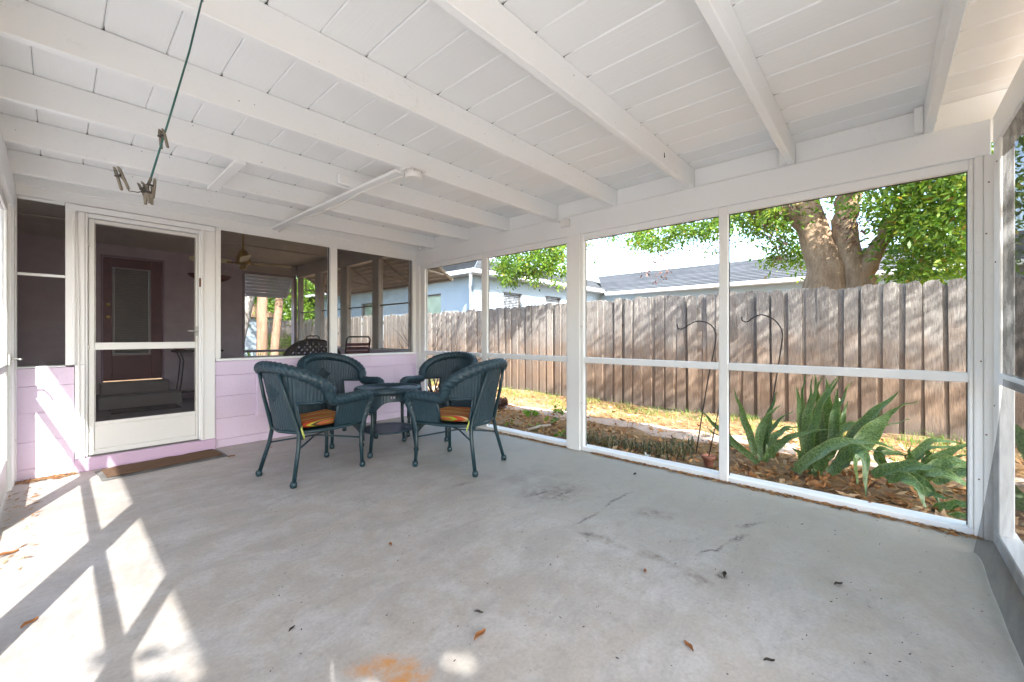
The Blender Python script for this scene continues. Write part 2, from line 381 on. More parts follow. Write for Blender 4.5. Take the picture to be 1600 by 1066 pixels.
def m_leafy(name, stops, trans=.45, rough=.5, spec=.35, sat=1.5):
    t = NT(name); i = t.island(); c = t.ramp(i, stops)
    g = t.noise(t.pos(), 1.3, 3); c = t.mix(t.math('MULTIPLY', g, .3), c, tuple(x * .8 for x in stops[0][1]))
    d = t.bsdf(c, rough, None, spec)
    tr = t.n("BsdfTranslucent"); t.link(t.mix(.5, c, t.mix(1.0, c, (sat, sat * 1.05, .45), 'MULTIPLY')), tr.inputs[0])
    mx = t.n("MixShader"); mx.inputs[0].default_value = trans; t.link(d, mx.inputs[1]); t.link(tr.outputs[0], mx.inputs[2])
    return t.done(mx.outputs[0])
LEAF = m_leafy("shade tree leaves", [(0, (.05, .115, .014)), (.4, (.11, .21, .02)), (.75, (.19, .30, .03)), (.96, (.30, .34, .045)), (1, (.36, .18, .05))])
LEAF_B = m_leafy("far bright leaves", [(0, (.09, .18, .02)), (.6, (.16, .28, .03)), (1, (.24, .34, .04))])
LEAF_DEAD = m_leafy("hanging brown leaves", [(0, (.13, .06, .05)), (1, (.19, .10, .07))], .2)
LITTER = m_leafy("dry leaf litter", [(0, (.20, .09, .035)), (.3, (.37, .18, .07)), (.6, (.50, .28, .115)), (.85, (.56, .40, .23)), (1, (.15, .075, .04))], .12, .8, .15, 1.1)
STRAW = m_leafy("pine straw", [(0, (.22, .10, .03)), (.5, (.42, .22, .07)), (1, (.52, .36, .16))], .1, .8, .15, 1.1)
GRASS = m_leafy("grass", [(0, (.07, .15, .02)), (.55, (.13, .23, .03)), (.85, (.20, .27, .05)), (1, (.34, .28, .11))], .35)
LILY = m_leafy("grey green strap leaves", [(0, (.035, .06, .025)), (.4, (.07, .10, .04)), (.6, (.20, .15, .08)), (1, (.34, .25, .13))], .2)
def m_blade():
    t = NT("mottled snake plant leaf"); u = t.uv(); U, V, Z = t.sep(u); p = t.objc(); r = t.rnd()
    n = t.noise(t.map(u, (2.2, 11, 1)), 3.2, 5, .7, .6)
    pale = t.ramp(n, [(.42, 0), (.66, 1)])
    c = t.mix(pale, t.mix(r, (.032, .085, .018), (.06, .125, .026)), t.mix(r, (.15, .25, .085), (.28, .39, .15)))
    edge = t.math('ABSOLUTE', t.math('SUBTRACT', U, .5)); c = t.mix(t.ramp(edge, [(.43, 0), (.475, .6)]), c, (.26, .27, .09))
    d = t.bsdf(c, .38, None, .5); tr = t.n("BsdfTranslucent"); t.link(t.mix(1.0, c, (1.3, 1.5, .6), 'MULTIPLY'), tr.inputs[0])
    mx = t.n("MixShader"); mx.inputs[0].default_value = .15; t.link(d, mx.inputs[1]); t.link(tr.outputs[0], mx.inputs[2])
    return t.done(mx.outputs[0])
BLADE = m_blade()
def m_bark(name, a, b, sc=1.0):
    t = NT(name); p = t.objc(); n = t.noise(t.map(p, (6 * sc, 6 * sc, 1.5 * sc)), 2, 6, .7, .5); f = t.noise(p, 22 * sc, 5, .7)
    c = t.mix(t.ramp(n, [(.35, 0), (.65, 1)]), a, b); c = t.mix(t.math('MULTIPLY', f, .4), c, tuple(x * .5 for x in a))
    return t.done(t.bsdf(c, .9, t.bump(t.math('ADD', n, f), .9, .03), .15))
BARK = m_bark("tree bark", (.24, .15, .09), (.44, .31, .20))
BARK_P = m_bark("pale flaking bark", (.27, .165, .105), (.42, .29, .20))
BARK_G = m_bark("grey bark", (.30, .28, .25), (.48, .45, .42))
def m_stucco(name, col):
    t = NT(name); p = t.pos(); f = t.noise(p, 30, 6, .7); b = t.noise(p, 1.2, 3)
    c = t.mix(b, tuple(x * .94 for x in col), tuple(x * 1.05 for x in col))
    return t.done(t.bsdf(c, .85, t.bump(f, .6, .01), .2))
STUCCO = m_stucco("pale blue stucco", (.275, .345, .41))
STUCCO_W = m_stucco("white stucco", (.48, .52, .54))
def m_shingle():
    t = NT("grey asphalt shingle"); p = t.objc(); i = t.island(); n = t.noise(p, 6, 5, .7); f = t.noise(p, 90, 2, .7)
    c = t.mix(i, (.055, .062, .07), (.10, .108, .118)); c = t.mix(t.math('MULTIPLY', n, .5), c, (.075, .075, .075)); c = t.mix(t.math('MULTIPLY', f, .35), c, (.035, .035, .035))
    return t.done(t.bsdf(c, .95, t.bump(f, .5, .005), .1))
SHINGLE = m_shingle()
GUTTER = m_plain("white gutter metal", (.55, .58, .60), .35)
GLASS_L = m_plain("window glass with painted reflection", (.26, .33, .29), .12, 0, 2.5, .02, .5, .8)  # pale green reflection put into the pane colour
GLASS_D = m_plain("dark window glass", (.035, .045, .055), .06, 0, 3, .02, .3, .8)
GLASS_G = m_plain("frosted pane", (.10, .105, .09), .25, 0, 20, .1, .3)
BLIND = m_plain("window blind", (.20, .215, .23), .6)
FRAME_D = m_plain("dark window frame", (.10, .09, .085), .5)
MAROON = m_plain("maroon door paint", (.115, .018, .028), .4, 0, 30, .2, .25)
DARKMET = m_plain("dark brown cast metal", (.035, .028, .024), .5, .3)
IRON = m_plain("black wrought iron", (.018, .017, .017), .5, .4)
BRASS = m_plain("aged brass", (.40, .27, .09), .35, .8)
FANBLADE = m_plain("pale fan blade", (.86, .72, .45), .5)
STEEL = m_plain("dull steel", (.45, .44, .42), .4, .8)
RUST = m_plain("rusty metal", (.20, .09, .035), .8, .2)
PEGW = m_plain("grey weathered peg wood", (.15, .128, .10), .85, 0, 60, .4, .3)
CORD = m_plain("green plastic clothes line", (.012, .085, .075), .4)
PVC = m_plain("white plastic", (.80, .79, .77), .35, 0, 20, .05, .04)
AWN = m_plain("tan aluminium awning", (.40, .34, .27), .5, 0, 5, .1, .1)
AWN_B = m_plain("blue grey aluminium awning", (.46, .47, .50), .5, 0, 5, .1, .1)
TERRA = m_plain("terracotta", (.30, .12, .075), .8, 0, 25, .3, .25)
WHITEBIT = m_plain("pale scrap plastic", (.55, .58, .50), .6)
BARE = m_plain("bare stick", (.36, .30, .24), .9)
def m_coir():
    t = NT("brown coir"); p = t.objc(); n = t.noise(t.map(p, (3, 25, 1)), 3, 5, .7); f = t.noise(p, 240, 3, .8)
    c = t.mix(n, (.13, .075, .045), (.30, .19, .12)); c = t.mix(t.math('MULTIPLY', f, .6), c, (.08, .05, .035))
    return t.done(t.bsdf(c, .95, t.bump(f, 1.0, .008), .1))
COIR = m_coir()
RUBBER = m_plain("grey rubber edge", (.16, .155, .145), .8, 0, 50, .3, .3)
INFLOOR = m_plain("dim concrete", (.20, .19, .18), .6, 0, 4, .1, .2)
CONC = m_plain("pale concrete", (.46, .46, .455), .85, 0, 9, .3, .12)
INCEIL = m_plain("beige ceiling paint", (.52, .47, .40), .6, 0, 12, .1, .06)
# ================================================================== ground and floors
def hgt(x, y): return -.045 + .018 * math.sin(x * 2.1 + y) + .014 * math.sin(y * 2.7 - x * 1.3) + .01 * math.sin(x * 6.1) * math.sin(y * 5.3)
def ground():
    xs = [-90, -50, -25, -12, -6, -2, 0, 2, 3.4] + [3.6 + .12 * i for i in range(36)] + [8.5, 10, 13, 18, 26, 40, 60, 90]
    ys = [-90, -50, -25, -12, -7, -5] + [-4 + .15 * i for i in range(95)] + [11, 13, 16, 20, 26, 36, 60, 90]
    vs = []; fs = []
    for x in xs:
        for y in ys: vs.append((x, y, hgt(x, y) if 3.4 < x < 9 and -5 < y < 12 else -.05))
    n = len(ys)
    for i in range(len(xs) - 1):
        for j in range(n - 1): fs.append((i * n + j, (i + 1) * n + j, (i + 1) * n + j + 1, i * n + j + 1))
    me = bpy.data.meshes.new("ground"); me.from_pydata(vs, [], fs); me.update(); me.materials.append(GROUND)
    for f in me.polygons: f.use_smooth = True
    o = bpy.data.objects.new("ground", me); COL.objects.link(o); tag(o, kind='structure'); return o
ground()
b = MB(); b.box(-.42, 3.80, -2.2, 5.30, -.22, 0.0, .008); tag(b.build("porch_floor", FLOORM), kind='structure')
b = MB(); b.box(-.60, 3.72, 5.33, 10.1, -.22, -.004); tag(b.build("inner_room_floor", INFLOOR), kind='structure')
b = MB(); b.box(-4.6, -.44, -9.0, 5.6, -.2, -.012, .01); tag(b.build("bounce_walkway", CONC), kind='structure')  # pale paving added outside the left wall to bounce sunlight in
def path():
    pts = [(5.9, 8.6, .34), (5.75, 7.2, .32), (5.55, 6.0, .30), (5.45, 5.0, .33), (5.35, 4.0, .34), (5.25, 3.0, .30), (5.3, 2.0, .26), (5.45, 1.0, .32), (5.5, 0.0, .24), (5.6, -1.2, .22), (5.7, -3.0, .25)]
    vs = []; fs = []; P = []
    for i in range(len(pts) - 1):
        for k in range(12):
            t = k / 12; P.append([pts[i][c] * (1 - t) + pts[i + 1][c] * t for c in range(3)])
    for x, y, wd in P:
        a = wd * (1 + .35 * math.sin(y * 4.1) + .2 * math.sin(y * 9.7)); c = wd * (1 + .35 * math.sin(y * 3.3 + 1) + .2 * math.sin(y * 11.3))
        for q in range(7):
            xx = x - a + (a + c) * q / 6; vs.append((xx, y, hgt(xx, y) + (.006 if 0 < q < 6 else -.012)))
    for i in range(len(P) - 1):
        for q in range(6): fs.append((i * 7 + q, i * 7 + q + 1, i * 7 + q + 8, i * 7 + q + 7))
    me = bpy.data.meshes.new("sand_path"); me.from_pydata(vs, [], fs); me.update(); me.materials.append(SAND)
    o = bpy.data.objects.new("sand_path", me); COL.objects.link(o); tag(o, kind='structure')
path()
# ================================================================== house wall W1 (plane y = 5.27): painted blocks, white frame, screens
W1 = 5.27
block_lib = {}
def block_mesh(L, H, D, mat, k, e=.003):
    key = (round(L, 3), round(H, 3), round(D, 3), mat.name, e)
    if key not in block_lib:
        m = MB(); m.poly([(-D / 2, -H / 2 + e), (-D / 2 + e, -H / 2), (D / 2, -H / 2), (D / 2, H / 2), (-D / 2 + e, H / 2), (-D / 2, H / 2 - e)], 0, -L / 2, L / 2); block_lib[key] = m.mesh("block", mat)
    return block_lib[key]
def block_wall(root, x0, x1, y0, y1, courses, mat, L=.45, holes=(), axis=0, jit=.0008, gap=.0022, cham=.003):
    """courses: list of z edges; the wall runs along x (axis 0) or y (axis 1); holes: (a0, a1, z0, z1)"""
    o = root.location
    for ci in range(len(courses) - 1):
        z0, z1 = courses[ci], courses[ci + 1]
        a = x0 - (L / 2 if ci % 2 else 0)
        while a < x1 - .01:
            segs = [(max(a, x0), min(a + L, x1))]; a += L
            for h0, h1, hz0, hz1 in holes:
                if z1 <= hz0 + .02 or z0 >= hz1 - .02: continue
                ns = []
                for s0, s1 in segs:
                    if s1 <= h0 or s0 >= h1: ns.append((s0, s1)); continue
                    if s0 < h0: ns.append((s0, h0))
                    if s1 > h1: ns.append((h1, s1))
                segs = ns
            for s0, s1 in segs:
                if s1 - s0 < .03: continue
                me = block_mesh(s1 - s0 - .0004, z1 - z0 - gap, y1 - y0, mat, 0, cham)
                j = random.uniform(-jit, jit)
                if axis == 0: inst("block", me, root, (((s0 + s1) / 2) - o.x, (y0 + y1) / 2 + j - o.y, (z0 + z1) / 2 - o.z))
                else: inst("block", me, root, ((y0 + y1) / 2 + j - o.x, ((s0 + s1) / 2) - o.y, (z0 + z1) / 2 - o.z), (0, 0, R(90)))
CZ = [0.0, .089, .314, .552, .777, .928]
wl = thing("block_wall", "short pink block wall left of the white screen door, streaked with sunlight", "wall", (-.05, W1, 0))
block_wall(wl, -.24, .10, W1, W1 + .16, CZ, PINK)
b = MB(); b.box(-.24, .05, W1 + .004, W1 + .15, .93, .942, .002); b.build("sill", WHITE_X, wl, wl.location)
wr = thing("block_wall", "long pink block wall under the screen windows behind the wicker chairs", "wall", (2.4, W1, 0))
block_wall(wr, 1.126, 3.66, W1, W1 + .16, CZ, PINK)
b = MB(); b.box(1.13, 3.66, W1 - .012, W1 + .15, .9300, .955, .003); b.build("sill", WHITE_X, wr, wr.location)
# pink access board screwed on the wall behind the chairs
b = MB(); b.box(1.51, 3.25, W1 - .040, W1 - .006, .297, .768, .003)
pb = b.build("access_panel", m_pink("pink board paint", (.735, .61, .755)), None, (2.38, W1 - .01, .297)); tag(pb, "flat pink painted board fixed low on the pink wall behind the chairs", "panel")
st = thing("door_step", "low pink painted step under the white screen door", "step", (.6, W1, 0))
b = MB(); b.box(.102, 1.124, W1 - .045, W1 + .16, 0, .112, .006); b.build("step_block", PINKB, st, st.location)
b = MB(); b.box(.17, 1.0, W1 + .0, W1 + .15, .1135, .122, .002); b.build("threshold", RUBBER, st, st.location)
# white frame with its screens
f1 = thing("screen_frame", "white timber frame of screen windows and doorway above the pink wall", "screen frame", (1.7, W1, 0))
def part(root, name, boxes, mat, bev=.004):
    m = MB()
    for bx in boxes: m.box(*bx, bev)
    return m.build(name, mat, root, root.location)
part(f1, "header", [(-.30, 3.75, W1 - .012, W1 + .12, 2.36, 2.66)], WHITE_X)
part(f1, "header_trim", [(-.22, .045, W1 - .004, W1 + .03, 2.335, 2.358)], WHITE_X)
part(f1, "header_trim", [(.05, 1.12, W1 - .030, W1 - .0125, 2.30, 2.352)], WHITE_X)
part(f1, "header_trim", [(1.15, 3.62, W1 - .024, W1 - .0125, 2.335, 2.365)], WHITE_X)
part(f1, "door_casing", [(.048, .118, W1 - .016, W1 + .10, .944, 2.358), (.104, .166, W1 - .020, W1 + .10, .114, .9435)], WHITE_V)
part(f1, "door_casing", [(.1185, .166, W1 - .012, W1 + .10, .944, 2.30)], WHITE_V)
part(f1, "cover_strip", [(.088, .106, W1 - .030, W1 - .0165, .95, 2.275)], WHITE_V, .003)
part(f1, "door_jamb", [(.166, .184, W1 + .0, W1 + .09, .122, 2.30)], WHITE_V)
part(f1, "door_jamb", [(.986, 1.006, W1 + .0, W1 + .09, .122, 2.30)], WHITE_V)
part(f1, "head_jamb", [(.184, .986, W1 + .0, W1 + .09, 2.262, 2.30)], WHITE_X)
part(f1, "door_casing", [(1.006, 1.124, W1 - .020, W1 + .10, .114, 2.30)], WHITE_V)
part(f1, "door_casing", [(1.0, 1.022, W1 - .034, W1 - .0205, .114, 2.30)], WHITE_V)
part(f1, "window_post", [(1.126, 1.176, W1 - .010, W1 + .10, .956, 2.36)], WHITE_V)
part(f1, "mullion", [(2.352, 2.444, W1 - .010, W1 + .09, .956, 2.36)], WHITE_V)
part(f1, "window_post", [(3.603, 3.66, W1 - .014, W1 + .10, .956, 2.36)], WHITE_V)
part(f1, "window_post", [(-.30, -.222, W1 - .02, W1 + .10, 0.0, 2.36)], WHITE_V)
part(f1, "rail", [(-.222, .048, W1 + .02, W1 + .04, 1.705, 1.728)], WHITE_X, .003)
m = MB(); m.tube([(.133, W1 - .024, .115), (.131, W1 - .026, .8), (.126, W1 - .024, 1.5), (.112, W1 - .024, 2.2), (.114, W1 - .02, 2.3)], .005, 6); m.build("cable", PVC, f1, f1.location)
def screen(root, mat, a, b_, c, d, name="screen"):
    m = MB(); m.quad(a, b_, c, d); return m.build(name, mat, root, root.location)
for x0, x1, z0, z1 in ((-.222, .048, .942, 2.36), (1.176, 2.352, .955, 2.36), (2.444, 3.603, .955, 2.36)):
    screen(f1, SCR_DARK, (x0, W1 + .045, z0), (x1, W1 + .045, z0), (x1, W1 + .045, z1), (x0, W1 + .045, z1))
for x0, x1 in ((1.176, 2.352), (2.444, 3.603)):   # thin dark spline round the mesh
    e = .005
    part(f1, "spline", [(x0, x1, W1 + .03, W1 + .042, 2.353, 2.36), (x0, x0 + e, W1 + .03, W1 + .042, .96, 2.353), (x1 - e, x1, W1 + .03, W1 + .042, .96, 2.353)], DARKMET, 0)
# the screen door
sd = thing("screen_door", "closed white metal screen door with dark mesh and a mid rail", "door", (.585, W1 + .03, .13))
def dpart(name, boxes, mat=DOORM, bev=.004): return part(sd, name, boxes, mat, bev)
y0, y1 = W1 + .022, W1 + .052
dpart("stile", [(.188, .226, y0, y1, .132, 2.256)]); dpart("stile", [(.948 + .018, .983, y0, y1, .132, 2.256)])
dpart("top_rail", [(.227, .965, y0 + .001, y1 - .001, 2.222, 2.256)])
dpart("mid_rail", [(.227, .965, y0 + .001, y1 - .001, 1.073, 1.139)])
kp = dpart("kick_panel", [(.227, .965, y0 + .006, y1 - .004, .170, .385)])
dpart("bottom_rail", [(.227, .965, y0 + .001, y1 - .001, .132, .1695), (.227, .965, y0 + .001, y1 - .001, .3855, .418)])
dpart("bottom_sweep", [(.19, .98, y0 - .006, y0 - .0005, .126, .150)], DOORM, .002)
for z0, z1 in ((.418, 1.073), (1.139, 2.222)):
    screen(sd, SCR_DARK, (.227, y1 - .012, z0), (.965, y1 - .012, z0), (.965, y1 - .012, z1), (.227, y1 - .012, z1))
dpart("mesh_bead", [(.227, .234, y0 + .012, y1 - .006, .418, 1.073), (.958, .965, y0 + .012, y1 - .006, .418, 1.073), (.227, .234, y0 + .012, y1 - .006, 1.139, 2.222), (.958, .965, y0 + .012, y1 - .006, 1.139, 2.222)], STEEL, .001)
m = MB(); m.box(.962, .982, y0 - .012, y0 - .0005, 1.20, 1.30, .004); m.tube([(.972, y0 - .01, 1.245), (.970, y0 - .035, 1.245), (.93, y0 - .042, 1.25), (.892, y0 - .040, 1.253)], [.007, .007, .006, .005], 8); m.build("door_handle", STEEL, sd, sd.location)
m = MB(); m.box(.988, 1.004, y0 - .034, y0 - .0225, 1.71, 1.80, .002); m.tube([(.998, y0 - .036, 1.72), (1.002, y0 - .045, 1.76), (.996, y0 - .036, 1.79)], .004, 6); m.build("latch_plate", RUST, sd, sd.location)
for z in (.35, 1.10, 2.02):
    m = MB(); m.box(.176, .196, y0 - .008, y0 - .0005, z - .02, z + .02, .002); m.build("hinge", STEEL, sd, sd.location)
# ================================================================== screen wall W2 (inner face x = 3.65)
s2 = thing("screen_wall", "white timber screen wall facing the wooden fence and garden", "screen wall", (3.7, 2.4, 0))
part(s2, "header_beam", [(3.65, 3.73, -.48, 5.2575, 2.262, 2.474)], WHITE_Y, .005)
def w2_post(name, y0, y1, x0=3.652, x1=3.74, z0=.0, z1=2.262): return part(s2, name, [(x0, x1, y0, y1, z0, z1)], WHITE_V, .005)
w2_post("corner_post", 5.17, 5.255); w2_post("stop_strip", 5.06, 5.168, 3.672, 3.73)
w2_post("mullion", 3.74, 3.846, 3.675, 3.725, .045, 2.2615)
w2_post("post", 2.335, 2.492, 3.645, 3.745); w2_post("stop_strip", 2.298, 2.334, 3.66, 3.73, .045); w2_post("stop_strip", 2.493, 2.512, 3.66, 3.73, .045)
w2_post("mullion", .93, .998, 3.668, 3.73, .0, 2.2615)
w2_post("stop_strip", -.412, -.392, 3.665, 3.73, .045); w2_post("corner_post", -.450, -.413, 3.655, 3.74); w2_post("corner_post", -.56, -.451, 3.648, 3.745)
bays = [(-.392, .93), (.998, 2.298), (2.512, 3.74), (3.846, 5.06)]
for a, c in bays:
    part(s2, "head_strip", [(3.670, 3.73, a, c, 2.200, 2.2615)], WHITE_Y)
    part(s2, "rail", [(3.672, 3.728, a, c, .92, .978)], WHITE_Y)
    screen(s2, SCR_CLEAR, (3.715, a, .045), (3.715, c, .045), (3.715, c, .92), (3.715, a, .92))
    screen(s2, SCR_CLEAR, (3.715, a, .978), (3.715, c, .978), (3.715, c, 2.2), (3.715, a, 2.2))
    part(s2, "spline", [(3.706, 3.713, a, c, 2.194, 2.1995), (3.706, 3.713, a, a + .005, .05, 2.19), (3.706, 3.713, c - .005, c, .05, 2.19)], DARKMET, 0)
for a, c in ((-.42, 2.333), (2.493, 5.168)): part(s2, "sill_plate", [(3.674, 3.80, a, c, .0, .044)], WHITE_Y, .006)
for z, y in ((.5, 2.315), (1.3, 2.32), (.62, -.46), (1.05, -.44), (1.8, -.46), (2.1, -.47), (.35, -.432), (1.2, 5.11)):
    m = MB(); m.lathe([(0.0045, 0), (.004, .003)], 8); o = m.build("nail_head", RUST, s2); o.rotation_euler = (0, R(-90), 0); o.location = Vector((3.6595 if y > 0 and y < 3 else (3.6475 if y < -.451 else (3.6545 if y < 0 else 3.6715)), y, z)) - s2.location
# ================================================================== screen wall W4 (plane y = -.48), its mesh torn loose
s4 = thing("screen_wall", "end screen wall beside the camera with darkened grey mesh and white rail", "screen wall", (2.6, -.5, 0))
part(s4, "header_beam", [(-.25, 3.646, -.57, -.485, 2.30, 2.474)], WHITE_X, .005)
part(s4, "stop_strip", [(3.50, 3.646, -.545, -.486, .09, 2.30)], WHITE_V)
part(s4, "rail", [(1.62, 3.498, -.53, -.486, .93, .992)], WHITE_X)
part(s4, "rail", [(-.20, 1.498, -.53, -.486, .93, .992)], WHITE_X)
part(s4, "post", [(1.5, 1.618, -.56, -.485, 0, 2.30)], WHITE_V)
part(s4, "sill_plate", [(-.20, 1.498, -.57, -.486, 0, .088), (1.62, 3.646, -.57, -.486, 0, .088)], WHITE_X, .006)
for x0, x1 in ((-.20, 1.498), (1.62, 3.498)):
    screen(s4, SCR_GREY if x0 > 1 else SCR_CLEAR, (x0, -.5, .992), (x1, -.5, .992), (x1, -.5, 2.30), (x0, -.5, 2.30))
for x, z in ((3.53, 2.18), (3.57, 1.62), (3.60, .80)):
    m = MB(); m.lathe([(.005, 0), (.004, .003)], 8); o = m.build("nail_head", RUST, s4, None); o.rotation_euler = (R(-90), 0, 0); o.location = Vector((x, -.4855, z)) - s4.location
screen(s4, SCR_CLEAR, (-.20, -.505, .088), (1.498, -.505, .088), (1.498, -.505, .93), (-.2, -.505, .93))
def sag(u, v):
    # u runs from the free edge near the corner post towards the camera side, v from the rail to the floor
    x = 3.26 + .135 * v ** 1.4 - 1.62 * u
    fold = .010 * math.sin(u * 24 + v * 1.5) * (.3 + .6 * v) * (1 - .9 * v ** 3) + .003 * math.sin(u * 61 + 1.3 - v * 2) * v * (1 - v ** 2)
    y = -.480 + .012 + .085 * v ** 1.7 * (1 - .35 * math.exp(-u * 6)) + fold + .03 * math.exp(-u * 30) * v
    z = .975 * (1 - v) ** 1.02 + .004
    return Vector((x, y, z))
m = MB(); m.sheet(lambda u, v: sag(u, v) - s4.location, 70, 26); m.build("loose_screen", SCR_SAG, s4)
# ================================================================== screen wall W3 on the left (x = -.29 ... -.22)
s3 = thing("screen_wall", "left screen wall with white posts that lets in the sunlight", "screen wall", (-.27, 2.4, 0))
part(s3, "header_beam", [(-.31, -.225, -.57, 5.245, 2.225, 2.428)], WHITE_Y, .005)
part(s3, "rail", [(-.29, -.25, -.40, 1.06, .925, .98)], WHITE_Y); part(s3, "rail", [(-.29, -.25, 1.15, 2.25, .925, .98)], WHITE_Y); part(s3, "rail", [(-.29, -.25, 2.44, 3.945, .925, .98)], WHITE_Y)
for y0_, y1_, xa, xb in ((-.56, -.40, -.31, -.225), (1.06, 1.15, -.295, -.25), (2.25, 2.44, -.31, -.23), (3.945, 4.08, -.30, -.24), (5.02, 5.10, -.30, -.235), (5.125, 5.245, -.312, -.23)):
    part(s3, "post", [(xa, xb, y0_, y1_, .0, 2.225)], WHITE_V)
part(s3, "sill_plate", [(-.30, -.24, -.40, 3.945, 0, .045)], WHITE_Y)
for a, c in ((-.40, 1.06), (1.15, 2.25), (2.44, 3.945)):
    screen(s3, SCR_SUN, (-.27, a, .98), (-.27, c, .98), (-.27, c, 2.225), (-.27, a, 2.225)); screen(s3, SCR_SUN, (-.27, a, .045), (-.27, c, .045), (-.27, c, .925), (-.27, a, .925))
d3 = thing("screen_door", "narrow white screen door in the sunlit left wall, seen edge on", "door", (-.27, 4.5, .01))
for nm, bx in (("stile", (-.285, -.255, 4.085, 4.14, .01, 2.22)), ("stile", (-.285, -.255, 4.955, 5.015, .01, 2.22)), ("mid_rail", (-.285, -.255, 4.141, 4.954, .93, .985)), ("kick_panel", (-.280, -.260, 4.141, 4.954, .012, .255)), ("top_rail", (-.285, -.255, 4.141, 4.954, 2.16, 2.22))):
    part(d3, nm, [bx], DOORM)
for z0, z1 in ((.255, .93), (.985, 2.16)): screen(d3, SCR_SUN, (-.27, 4.141, z0), (-.27, 4.954, z0), (-.27, 4.954, z1), (-.27, 4.141, z1))
m = MB(); m.box(-.2545, -.238, 4.965, 5.005, .97, 1.06, .003); m.tube([(-.24, 4.985, 1.02), (-.20, 4.985, 1.02), (-.185, 4.93, 1.02), (-.19, 4.88, 1.022)], .007, 8); m.build("door_handle", STEEL, d3, d3.location)
# ================================================================== roof: rafters, boards, blocking
SL = .0115
def rz(x): return 2.475 - SL * (3.65 - x)             # underside of the rafters
RT = .168
roof = thing("porch_roof", "white painted porch roof of exposed rafters and boards", "roof", (1.7, 2.4, 2.5))
RAF = [-.20, .52, 1.243, 1.978, 2.69, 3.415, 4.14, 4.885]  # far edge of each rafter
TH = .045; XL, XR = -.72, 4.12
def beam_mesh(th, x0, x1, z0f, z1f, bev=.004):
    m = MB(); m.poly([(x0, z0f(x0)), (x1, z0f(x1)), (x1, z1f(x1)), (x0, z1f(x0))], 1, 0, th, bev); return m
rme = beam_mesh(TH, XL + .026, XR - .026, rz, lambda x: rz(x) + RT - .0015)
me = rme.mesh("rafter", WHITE_X)
for y in RAF: inst("rafter", me, roof, (-roof.location.x, y - TH - roof.location.y, -roof.location.z))
m = beam_mesh(.03, -.30, 3.691, lambda x: rz(x) + .005, lambda x: rz(x) + RT - .002); inst("ledger", m.mesh("ledger", WHITE_X), roof, (-roof.location.x, W1 - .046 - roof.location.y, -roof.location.z))
BWID = .226; x = .141 - 4 * BWID; bi = 0
Y0, Y1 = -.95, W1 - .005
board_me = MB(); board_me.box(-BWID / 2 + .0009, BWID / 2 - .0009, -(Y1 - Y0) / 2, (Y1 - Y0) / 2, 0, .02, .0055); board_me = board_me.mesh("roof_board", BOARD)
k = -4
while .141 + k * BWID < XR - .02:
    xa = .141 + k * BWID; xb = xa + BWID; xm = (xa + xb) / 2
    inst("roof_board", board_me, roof, (xm - roof.location.x, (Y0 + Y1) / 2 - roof.location.y, rz(xm) + RT + random.uniform(-.001, .001) - roof.location.z), (0, -math.atan(SL) + R(random.uniform(-.25, .25)), 0)); k += 1
m = beam_mesh(Y1 - Y0 + .05, XL - .02, XR + .12, lambda x: rz(x) + RT + .028, lambda x: rz(x) + RT + .06, 0); inst("roof_deck", m.mesh("roof_deck", SHINGLE), roof, (-roof.location.x, Y0 - .04 - roof.location.y, -roof.location.z))
for xx, nm in ((XL, "fascia"), (XR - .025, "fascia")):
    m = MB(); m.box(xx, xx + .025, Y0, Y1, rz(xx) - .004, rz(xx) + RT - .003, .003); m.build(nm, WHITE_Y, roof, roof.location)
edges = [-.95] + RAF + [W1 - .04]
for i in range(len(edges) - 1):
    a = edges[i] + (.001 if i else 0); c = edges[i + 1] - TH - .001 if i < len(RAF) else W1 - .014
    if c - a < .05: continue
    part(roof, "blocking", [(3.693, 3.712, a, c, 2.476, rz(3.7) + RT - .004)], WHITE_Y, .003)
    part(roof, "blocking", [(-.285, -.25, a, c, rz(-.29) + .003, rz(-.29) + RT - .004)], WHITE_Y, .003)
part(roof, "cleat", [(3.60, 3.64, .523, .565, 2.478, 2.615)], WHITE_V, .003); part(roof, "cleat", [(3.60, 3.64, -.197, -.155, 2.478, 2.63)], WHITE_V, .003)
part(roof, "cleat", [(3.60, 3.645, 5.10, 5.14, 2.478, 2.62)], WHITE_V, .003)
pg = []; rp = random.Random(12)     # little unpainted gaps where board joints meet the rafters
for y in RAF:
    k = -4
    while .141 + k * BWID < 3.6:
        x = .141 + k * BWID; k += 1
        if x < -.25 or rp.random() < .2: continue
        s_ = rp.uniform(.004, .008); z = rz(x) + RT - .001; yy = y - TH - .0015; x0_ = x + rp.uniform(-.003, .003)
        pg.append((Vector((x0_ - s_, yy, z - s_ * .9)), Vector((x0_ + s_ * .8, yy, z - s_ * .4)), Vector((x0_ + s_ * .7, yy, z)), Vector((x0_ - s_ * .8, yy, z))))
        pg.append((Vector((x0_ - .0016, yy - rp.uniform(.01, .07), z + .0006)), Vector((x0_ + .0016, yy - .008, z + .0006)), Vector((x0_ + .0022, yy, z + .0006)), Vector((x0_ - .0022, yy, z + .0006))))
for _ in range(90):
    y = rp.choice(RAF) - TH - .0012; x = rp.uniform(-.2, 3.6); z = rz(x) + rp.uniform(.02, .15); s_ = rp.uniform(.0015, .004)
    pg.append((Vector((x - s_, y, z)), Vector((x, y, z - s_)), Vector((x + s_, y, z)), Vector((x, y, z + s_))))
o = soup("paint_gap", DARKMET, pg, tuple(roof.location), parent=roof); o['kind'] = "stuff"
